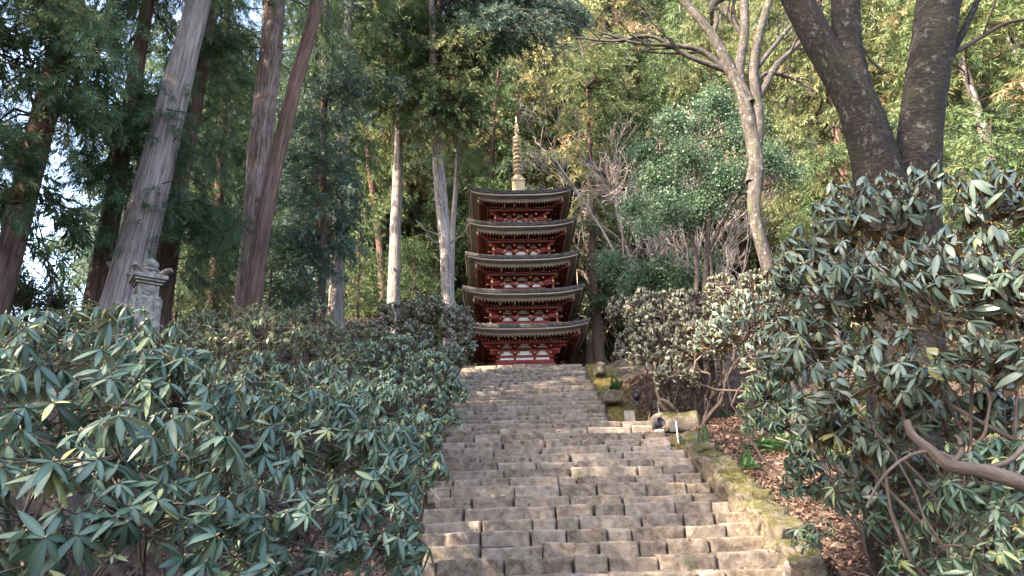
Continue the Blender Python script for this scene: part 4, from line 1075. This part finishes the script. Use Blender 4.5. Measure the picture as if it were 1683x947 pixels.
def place(ms, x, y, sc, label, group, fmat, rz=None):
    k = random.randrange(len(ms)); m = ms[k]; loc = (x, y, gz(x, y) - .1); rz = random.uniform(0, 6.28) if rz is None else rz
    s3 = (sc * random.uniform(.9, 1.1),) * 2 + (sc,)
    if m.name not in used:
        used.add(m.name); m.location = loc; m.rotation_euler = (0, 0, rz); m.scale = s3; o = m
        for ch in m.children:
            if ch.name.startswith('crown'): ch.material_slots[0].link = 'OBJECT'; ch.material_slots[0].material = M[fmat]
    else: o = copy_tree(m, loc, rz, s3, fmat)
    o['label'] = label; o['group'] = group; o['category'] = 'cedar'
    return o
nbg = 0
yy = 35.5
while yy < 84:
    span = .80 * yy + 4; xx = -span
    while xx < span:
        x = xx + random.uniform(-1.4, 1.4); y = yy + random.uniform(-1.6, 1.6); px = 841 + x / y * 1100
        skip = (abs(x - PX) < 4.6 and y < 37.5) or (px < 190 and y > 20) or (px < 420 and random.random() < .45)
        if not skip:
            if px < 560: lab, grp, fm = 'tall dark cedar in the shaded hollow beyond the left trunks', 'cedars in the hollow beyond the left trunks', random.choice(['ced_dark', 'cyp_blue', 'ced_mid'])
            elif px < 1000: lab, grp, fm = 'tall bronze tipped cedar on the hillside behind the pagoda', 'cedars on the hillside behind the pagoda', random.choice(['ced_gold', 'ced_mid', 'ced_gold', 'ced_mid', 'ced_dark'])
            else: lab, grp, fm = 'tall green cedar on the slope right of the pagoda', 'cedars on the slope right of the pagoda', random.choice(['ced_gold', 'ced_mid', 'ced_mid', 'ced_gold'])
            place(masters, x, y, random.uniform(.75, 1.15) if y < 42 else random.uniform(1.0, 1.45), lab, grp, fm); nbg += 1
        xx += 4.6 + (yy - 35) * .05
    yy += 4.6 + (yy - 35) * .05
for (x, y, sc) in ((4.8, 41, 1.3), (6.0, 46, 1.4), (2.2, 46, 1.4), (8.5, 44, 1.3)): place(masters, x, y, sc, 'tall bronze tipped cedar on the hillside behind the pagoda', 'cedars on the hillside behind the pagoda', 'ced_gold')
# nearer right slope
for (x, y, sc, fm) in ((14, 26, .8, 'ced_gold'), (19, 30, .9, 'ced_mid'), (11.5, 32, .85, 'ced_gold'), (23, 26, .9, 'ced_gold'), (17, 22, .7, 'ced_mid'), (8.5, 34.5, .8, 'ced_mid'), (16, 34, 1, 'ced_gold'), (26, 33, 1, 'ced_mid'), (21, 20, .75, 'ced_mid')):
    place(masters, x, y, sc, 'cedar standing on the near right slope behind the lichened bare tree', 'cedars on the near right slope', fm)
for (px, Y, sc, fm) in ((1590, 15, .75, 'ced_mid'), (1650, 17, .9, 'ced_mid'), (1500, 19, .9, 'ced_mid'), (1360, 20, .8, 'ced_gold'), (1330, 24, .8, 'ced_mid'), (1420, 23, .9, 'ced_mid'), (1690, 14, .7, 'ced_mid'), (1560, 21, 1, 'ced_mid'), (1030, 37, .8, 'ced_mid'), (1070, 32, .7, 'ced_dark')):
    p = pt(px, 500, Y); place(sap, p[0], Y, sc, 'young feathery green cedar among the trunks on the right slope', 'young cedars on the right slope', fm)
for (px, Y, sc, fm) in ((590, 27, .7, 'ced_mid'), (680, 29, .8, 'ced_mid'), (700, 34, 1, 'ced_gold'), (620, 34, 1, 'ced_mid'), (500, 25, .7, 'cyp_blue'), (460, 23, .6, 'ced_dark'), (760, 33, .7, 'ced_dark'), (570, 33, 1, 'ced_gold'), (300, 20, .6, 'ced_dark'), (345, 16.5, .40, 'ced_gold'), (440, 20, .5, 'ced_dark'), (745, 37, .8, 'ced_mid')):
    p = pt(px, 500, Y); place(sap, p[0], Y, sc, 'young bushy cedar growing between the trunks left of and behind the pagoda', 'young cedars around the pagoda clearing', fm)
# forest goes on unseen beside and behind the viewer; cedars added for shade
for (x, y, sc) in ((-13, 4, .95), (-11, -3, 1), (-17, 9, 1.0), (-12, 10, .9)):
    place(masters, x, y, sc, 'tall unseen forest cedar added beside the path for shade', 'unseen shade cedars beside the path', 'ced_dark')
print('bg trees', nbg)

# ------------------------------------------------------------------ rhododendrons and other shrubs
def lob(*a): return list(a)
shrub('rhododendron_bush', 'large leaved rhododendron filling the near left corner', 'rhododendron',
      [(60, 900, 3.6, 190), (230, 860, 3.9, 190), (120, 690, 4.4, 175), (-60, 720, 4.0, 190), (290, 690, 4.7, 120), (350, 930, 4.0, 130)], 500, .185, 'rh_blue', WH_HI, nstem=6, twigr=.004, limb_r=.022)
shrub('rhododendron_bush', 'tall rhododendron behind the near left one with its top below the stone pagoda', 'rhododendron',
      [(70, 588, 6.2, 80), (170, 582, 6.4, 90), (262, 612, 6.3, 80), (0, 605, 6.2, 90), (330, 680, 6.0, 80), (200, 690, 5.8, 90)], 470, .175, 'rh_blue', WH_HI, twigr=.004, limb_r=.02)
shrub('rhododendron_bush', 'broad rhododendron in the middle foreground left of the lower steps', 'rhododendron',
      [(420, 760, 5.4, 120), (520, 740, 5.6, 110), (600, 800, 5.7, 100), (480, 890, 5.0, 130), (620, 900, 5.4, 90), (380, 880, 4.8, 110), (560, 690, 6.2, 60), (655, 745, 6.8, 50)], 640, .165, 'rh_blue', WH_HI, twigr=.004, limb_r=.02)
shrub('rhododendron_bush', 'rhododendron overhanging the left end of the landing row', 'rhododendron',
      [(640, 690, 9, 60), (690, 720, 8.6, 45), (600, 670, 9, 50), (560, 650, 9.5, 50), (700, 780, 8.0, 40)], 380, .15, 'rh_blue', WH_LO + WH_HI[:2], twigr=.005, limb_r=.02)
shrub('rhododendron_bush', 'yellowish sparse rhododendron under the leaning red trunk', 'rhododendron',
      [(370, 590, 9.5, 60), (440, 570, 10, 60), (340, 550, 10.5, 45), (420, 540, 11, 45), (500, 580, 10.5, 45), (300, 560, 10, 40)], 520, .125, 'rh_olive', WH_LO + WH_HI[:2], twigr=.006, limb_r=.02)
shrub('rhododendron_bush', 'dull green rhododendron in the middle distance between olive and blue bushes', 'rhododendron',
      [(530, 570, 13, 50), (480, 540, 13.5, 36), (560, 600, 12, 42), (590, 560, 14, 40), (520, 520, 14.5, 28)], 480, .13, 'rh_olive', WH_LO, twigr=.006, limb_r=.02)
shrub('rhododendron_bush', 'dense blue green rhododendron beside the left edge of the upper steps', 'rhododendron',
      [(650, 600, 13, 56), (705, 620, 12.5, 48), (740, 655, 12.5, 34), (690, 660, 12, 46), (630, 640, 12, 40), (600, 590, 13.5, 36), (735, 690, 12.2, 26)], 1000, .13, 'rh_blue', WH_LO, twigr=.006, limb_r=.02, bud=False, varmu=.5)
shrub('rhododendron_bush', 'greyish dry looking rhododendron against the lowest pagoda roof', 'rhododendron',
      [(700, 520, 18, 42), (745, 535, 18, 38), (760, 570, 17.5, 26), (650, 530, 18.5, 36), (620, 550, 18, 26), (735, 590, 17, 32), (680, 560, 17.5, 36)], 1100, .14, 'rh_dry', WH_LO, twigr=.009, limb_r=.025, bud=False)
shrub('rhododendron_bush', 'tall open rhododendron with brown backed leaves filling the right foreground', 'rhododendron',
      [(1400, 360, 5.2, 75), (1500, 350, 5.0, 85), (1610, 340, 4.8, 80), (1660, 480, 4.2, 120), (1540, 480, 4.8, 110), (1420, 480, 5.2, 100), (1340, 440, 5.6, 70), (1330, 560, 5.4, 70), (1460, 620, 4.8, 90), (1610, 600, 4.3, 80), (1380, 640, 5.0, 60), (1440, 720, 5.4, 55), (1350, 700, 5.6, 55), (1290, 600, 6.2, 50), (1520, 680, 5.4, 75), (1640, 690, 5.0, 75), (1430, 790, 5.8, 60), (1530, 780, 5.8, 60), (1620, 790, 5.4, 60)],
      1150, .155, 'rh_brown', WH_BR + WH_HI[:1], low=-.5, inner=.30, twigr=.0035, limb_r=.020, base=(3.6, 5.2), up=.7, wander=.07)
shrub('rhododendron_bush', 'low drooping rhododendron in the bottom right corner', 'rhododendron',
      [(1640, 800, 4.4, 90), (1680, 900, 4.2, 80), (1560, 880, 5.4, 60), (1600, 930, 4.6, 60), (1470, 850, 6.0, 50), (1400, 820, 6.3, 44), (1500, 930, 5.4, 44)], 300, .14, 'rh_blue', WH_HI, twigr=.004, limb_r=.018, base=(3.6, 4.3))
shrub('rhododendron_bush', 'rhododendron spray hanging over the mossy kerb', 'rhododendron',
      [(1260, 655, 7.6, 48), (1310, 690, 7.2, 50), (1330, 760, 7.0, 42), (1370, 700, 7.0, 46), (1290, 610, 8, 40), (1250, 700, 8.6, 34), (1320, 800, 7.2, 40)], 420, .13, 'rh_blue', WH_HI, twigr=.005, limb_r=.014, base=(4.6, 7.8), wander=.05, stem_mat='twigdark')
shrub('rhododendron_bush', 'small dark leaved shrub at the foot of the kerb', 'rhododendron',
      [(1320, 888, 8.2, 30), (1350, 870, 8.4, 22)], 34, .12, 'rh_blue', WH_HI, twigr=.004, limb_r=.01)
shrub('rhododendron_bush', 'brown backed rhododendron behind the kerb in front of the lichened tree', 'rhododendron',
      [(1230, 540, 9.5, 60), (1290, 520, 9.5, 60), (1340, 560, 9, 56), (1180, 560, 10.5, 44), (1260, 590, 9.2, 50), (1360, 500, 9.5, 50)], 620, .135, 'rh_brown', WH_BR + WH_LO, twigr=.005, limb_r=.028, low=-.3, wander=.16)
shrub('rhododendron_bush', 'greyish rhododendron above the boulders right of the upper steps', 'rhododendron',
      [(1070, 520, 17.5, 50), (1130, 520, 17, 50), (1080, 580, 16.8, 50), (1150, 570, 16.2, 48), (1040, 570, 18, 34), (1110, 620, 16.4, 40), (1190, 530, 16.5, 44), (1020, 510, 18.5, 26)], 1500, .15, 'rh_dry', WH_LO, twigr=.009, limb_r=.035, bud=False, varmu=.6, low=-.5, wander=.14)
shrub('rhododendron_bush', 'shaded rhododendron thicket under the lichened tree', 'rhododendron',
      [(1240, 480, 14, 40), (1300, 470, 14.5, 40), (1350, 500, 14, 40), (1190, 480, 14.5, 34), (1400, 480, 13, 44), (1450, 520, 12, 50), (1530, 520, 12, 60), (1620, 520, 12, 60), (1690, 500, 12, 60)], 900, .15, 'rh_dry', WH_LO, twigr=.008, limb_r=.03, bud=False, varmu=.5)

shrub('rhododendron_bush', 'low rhododendron in the dip between the tall left bushes and the olive one', 'rhododendron',
      [(400, 650, 7.6, 44), (460, 640, 7.8, 46), (340, 620, 7.8, 40), (520, 630, 8.0, 44), (430, 610, 8.6, 36), (380, 670, 7.2, 40)], 380, .14, 'rh_blue', WH_HI[:3] + WH_LO, twigr=.005, limb_r=.018)
# thick crooked limb of the right rhododendron
b = pt(1740, 850, 4.2); b[2] = gz(b[0], b[1]); root = thing('crooked_bough', 'thick crooked smooth branch reaching in from the right edge', 'branch', b)
a = Acc(); P = pl([(1760, 860), (1690, 800), (1620, 775), (1560, 765), (1530, 740), (1500, 715), (1490, 690)], 4.0, 24); P[0] = b - np.array([0, 0, .05]); P = P - b
tubes(a, P[None], (np.interp(np.linspace(0, 1, 24), [0, .3, .6, 1], [26, 24, 18, 10]) / 2 * mpp(1600, 780, 4.0))[None], 14, rough=.08)
for path, w in (([(1560, 765), (1580, 745), (1578, 725), (1570, 715)], 12), ([(1570, 760), (1540, 742), (1505, 745), (1470, 765), (1440, 800), (1425, 835)], 8), ([(1600, 772), (1650, 762), (1683, 735), (1700, 705)], 12)):
    Q = pl(path, 4.0, 10) - b; tubes(a, Q[None], (np.linspace(w, w * .5, 10) / 2 * mpp(1600, 780, 4.0))[None], 8, rough=.08)
a.build('wood', M['twig'], root, smooth=True)
# dark crooked stems by the boulder
bare_bush('crooked_shrub', 'dark crooked stemmed shrub leaning over the mossy boulder', 'shrub', 1150, 690, 16, 4, 1.7, 1.2, 'twigdark', (4, 3), .07, minr=.01)

# ------------------------------------------------------------------ ferns, litter and tufts
def fern(acc, c, n, L):
    d = rdir(n); d[:, 2] = np.abs(d[:, 2]) * .5 + .35; d = norm(d)
    stamp_many(acc, FERN, np.repeat(np.array(c)[None], n, 0), d, L * rng.uniform(.7, 1.1, n), rng.normal(.5, .15, n))
def fern_t():
    V, F, T = [], [], []; n = 0
    for i in range(14):
        t = (i + 1) / 15; x = t; z = -.45 * t * t
        for s in (-1, 1):
            l = .26 * math.sin(PI * min(1, t * .85 + .12)); V += [[x, 0, z], [x + .06, s * l * .5, z + .03], [x + .07, s * l, z - .04], [x - .02, s * l * .5, z + .01]]; F.append([n, n + 1, n + 2, n + 3]); n += 4
    return (np.array(V), [np.array(F)], np.zeros(n))
FERN = [fern_t()]
fl_ = [('green fern on the litter right of the kerb', 1155, 716, 14.6, .55), ('pale green fern behind the dark small sign', 1185, 625, 17.5, .5), ('light green fern patch beneath the brown backed rhododendron', 1290, 620, 13.5, .6), ('fern at the edge of the upper steps', 1010, 628, 22, .6), ('fern below the boulders beside the kerb', 1215, 700, 13.2, .5), ('fern under the right thicket', 1240, 650, 14, .6), ('bright fern left of the green fern patch', 1270, 640, 13.5, .6)]
for lab, px, py, Y, L in fl_:
    p = pt(px, py, Y); p[2] = gz(p[0], p[1]); a = Acc(); fern(a, (0, 0, 0), 11, L); o = a.build('fern_plant', M['fern']); o.location = p; tag(o, lab, 'fern')
def scatter(name, n, area, mat, size, tm_fn, kind='stuff'):
    """area: fn(n)-> x,y arrays"""
    x, y = area(n); z = ground(x, y) + .02; a = Acc(); pos = np.stack([x, y, z], -1)
    d = rdir(len(x)); d[:, 2] *= .35; stamp_many(a, tm_fn, pos, d, size * rng.uniform(.6, 1.3, len(x)), rng.random(len(x)), rng.uniform(0, 6, len(x)) * .2)
    return tag(a.build(name, M[mat]), kind=kind)
def flat_leaf():
    v, f = leaf(1, .42, 2, rng.uniform(-.8, .8), rng.uniform(-.3, .5)); v[:, 0] -= .5; return (v, [f], np.zeros(len(v)))
FL = [flat_leaf() for _ in range(4)]
def area_r(n):
    y = rng.uniform(5, 24, n); xe = np.interp(y, [5, 9.3, 15.6, 17.4, 18, 27], [2.2, 3.95, 4.05, 3.7, 2.8, 3.1]); return xe + np.abs(rng.normal(0, 2.2, n)), y
def area_l(n):
    y = rng.uniform(3, 26, n); return -1.6 - np.abs(rng.normal(0, 3, n)) - .0 * y, y
scatter('fallen_leaves', 34000, area_r, 'litter', .10, FL)
scatter('fallen_leaves', 15000, area_l, 'litter', .10, FL)
TF = []
for _ in range(3):
    n = 16; d = rdir(n); d[:, 2] = np.abs(d[:, 2]) + .5; d = norm(d); s = norm(np.cross(d, rdir(n))) * .03
    o_ = rng.normal(0, .15, (n, 3)) * np.array([1, 1, 0]); v = np.stack([o_ - s, o_ + s, o_ + d * rng.uniform(.5, 1, (n, 1))], 1).reshape(-1, 3)
    TF.append((v[:, [2, 1, 0]], [np.arange(n * 3).reshape(-1, 3)], np.repeat(rng.uniform(-.3, .3, n), 3)))
def tufts(name, n, area, mat, size):
    x, y = area(n); a = Acc(); pos = np.stack([x, y, ground(x, y) + .01], -1); d = np.tile(np.array([[0, 0, 1.]]), (len(x), 1)) + rdir(len(x)) * .2
    stamp_many(a, TF, pos, d, size * rng.uniform(.5, 1.3, len(x)), rng.normal(.5, .2, len(x)), rng.uniform(0, 6, len(x))); return tag(a.build(name, M[mat]), kind='stuff')
def area_u(n):
    y = rng.uniform(17.6, 27.5, n); return np.interp(y, [17.6, 27.5], [ur0, ur1]) + .15 + np.abs(rng.normal(0, .45, n)), y
tufts('dry_grass', 1300, area_u, 'grassy', .16)
def area_k(n):
    y = rng.uniform(9, 16, n); return np.interp(y, [9, 16], [xr0, xr1]) + rng.uniform(.0, .5, n), y
tufts('dry_grass', 500, area_k, 'grassy', .10)
n_ = 1500; u_ = rng.uniform(0, 9, n_); i_ = u_.astype(int); f_ = (u_ - i_)[:, None]; q_ = kc[i_] * (1 - f_) + kc[np.minimum(i_ + 1, 9)] * f_
q_ = q_ + np.stack([rng.normal(0, .13, n_), rng.normal(0, .05, n_), rng.normal(.015, .02, n_)], -1); a = Acc()
stamp_many(a, TF, q_, np.tile(np.array([[0, 0, 1.]]), (n_, 1)) + rdir(n_) * .4, .05 * rng.uniform(.5, 1.4, n_), rng.normal(.3, .2, n_), rng.uniform(0, 6, n_)); tag(a.build('kerb_moss', M['moss']), kind='stuff')
def step_z(x, y):
    k = np.floor((y - LY0) / LRUN); z = LZ0 + RISE * np.minimum(k, 15); ku = np.floor((y - UY0) / URUN)
    return np.where(y < UY0, z, UZ0 + .197 * ku)
def step_litter(name, n, mat, size, tm, upright=False):
    y = rng.uniform(9, 27.3, n); e = np.abs(rng.normal(0, .7, n)); x = np.where(rng.random(n) < .6, np.interp(y, [9, 16.4, 17.5, 27.6], [xr0, xr1, ur0, ur1]) - .05 - e, rng.uniform(-1, 3.4, n))
    ok = x < np.interp(y, [9, 16.4, 17.5, 27.6], [xr0, xr1, ur0, ur1]) - .03; x, y = x[ok], y[ok]
    if upright:
        y = np.where(y < UY0, LY0 + np.round((y - LY0) / LRUN) * LRUN - .03, UY0 + np.round((y - UY0) / URUN) * URUN - .03)
    z = step_z(x, y) + (.0 if upright else .022); n = len(x); a = Acc()
    d = (np.tile(np.array([[0, 0, 1.]]), (n, 1)) + rdir(n) * .3) if upright else rdir(n) * np.array([1, 1, .15])
    stamp_many(a, tm, np.stack([x, y, z], -1), d, size * rng.uniform(.5, 1.3, n), rng.random(n), rng.uniform(0, 6, n) if upright else rng.uniform(-.3, .3, n))
    return tag(a.build(name, M[mat]), kind='stuff')
step_litter('fallen_leaves', 420, 'litter', .085, FL)
step_litter('moss_tufts', 420, 'fern', .055, TF, True)
def area_g(n):
    y = rng.uniform(12.5, 16.5, n); return rng.uniform(5.2, 8.5, n), y
tufts('ground_cover', 1500, area_g, 'fern', .16)

# ------------------------------------------------------------------ light
world = bpy.data.worlds.new('World'); scene.world = world; world.use_nodes = True
nt = world.node_tree; bg = nt.nodes['Background']; sky = nt.nodes.new('ShaderNodeTexSky'); sky.sky_type = 'NISHITA'; sky.sun_disc = False
SAZ, SEL = (-.80, -.50), 40.0
sd = norm(np.array([SAZ[0], SAZ[1], 0]))
sky.sun_elevation = math.radians(SEL); sky.sun_rotation = math.atan2(sd[0], sd[1]); sky.altitude = 300; sky.dust_density = 2.5; sky.air_density = 1.0; sky.ozone_density = 1.0
nt.links.new(sky.outputs[0], bg.inputs[0]); bg.inputs[1].default_value = .15
sl = bpy.data.lights.new('sun', 'SUN'); sl.energy = 3.4; sl.angle = math.radians(.5); sl.color = (1, .90, .74)
so = bpy.data.objects.new('sun', sl); C.objects.link(so)
to = Vector((sd[0] * math.cos(math.radians(SEL)), sd[1] * math.cos(math.radians(SEL)), math.sin(math.radians(SEL))))
so.rotation_euler = to.to_track_quat('Z', 'Y').to_euler(); so.location = to * 60
vs = scene.view_settings; vs.view_transform = 'Standard'; vs.look = 'None'; vs.gamma = 1; vs.exposure = 3.15
try: vs.use_white_balance = True; vs.white_balance_temperature = 7100; vs.white_balance_tint = 11
except Exception as e: print('wb', e)
try: vs.use_curve_mapping = False
except Exception: pass
scene.render.engine = 'CYCLES'
cy = scene.cycles; cy.max_bounces = 6; cy.diffuse_bounces = 4; cy.glossy_bounces = 2; cy.transmission_bounces = 3; cy.transparent_max_bounces = 4
cy.use_denoising = True; cy.sample_clamp_indirect = 6
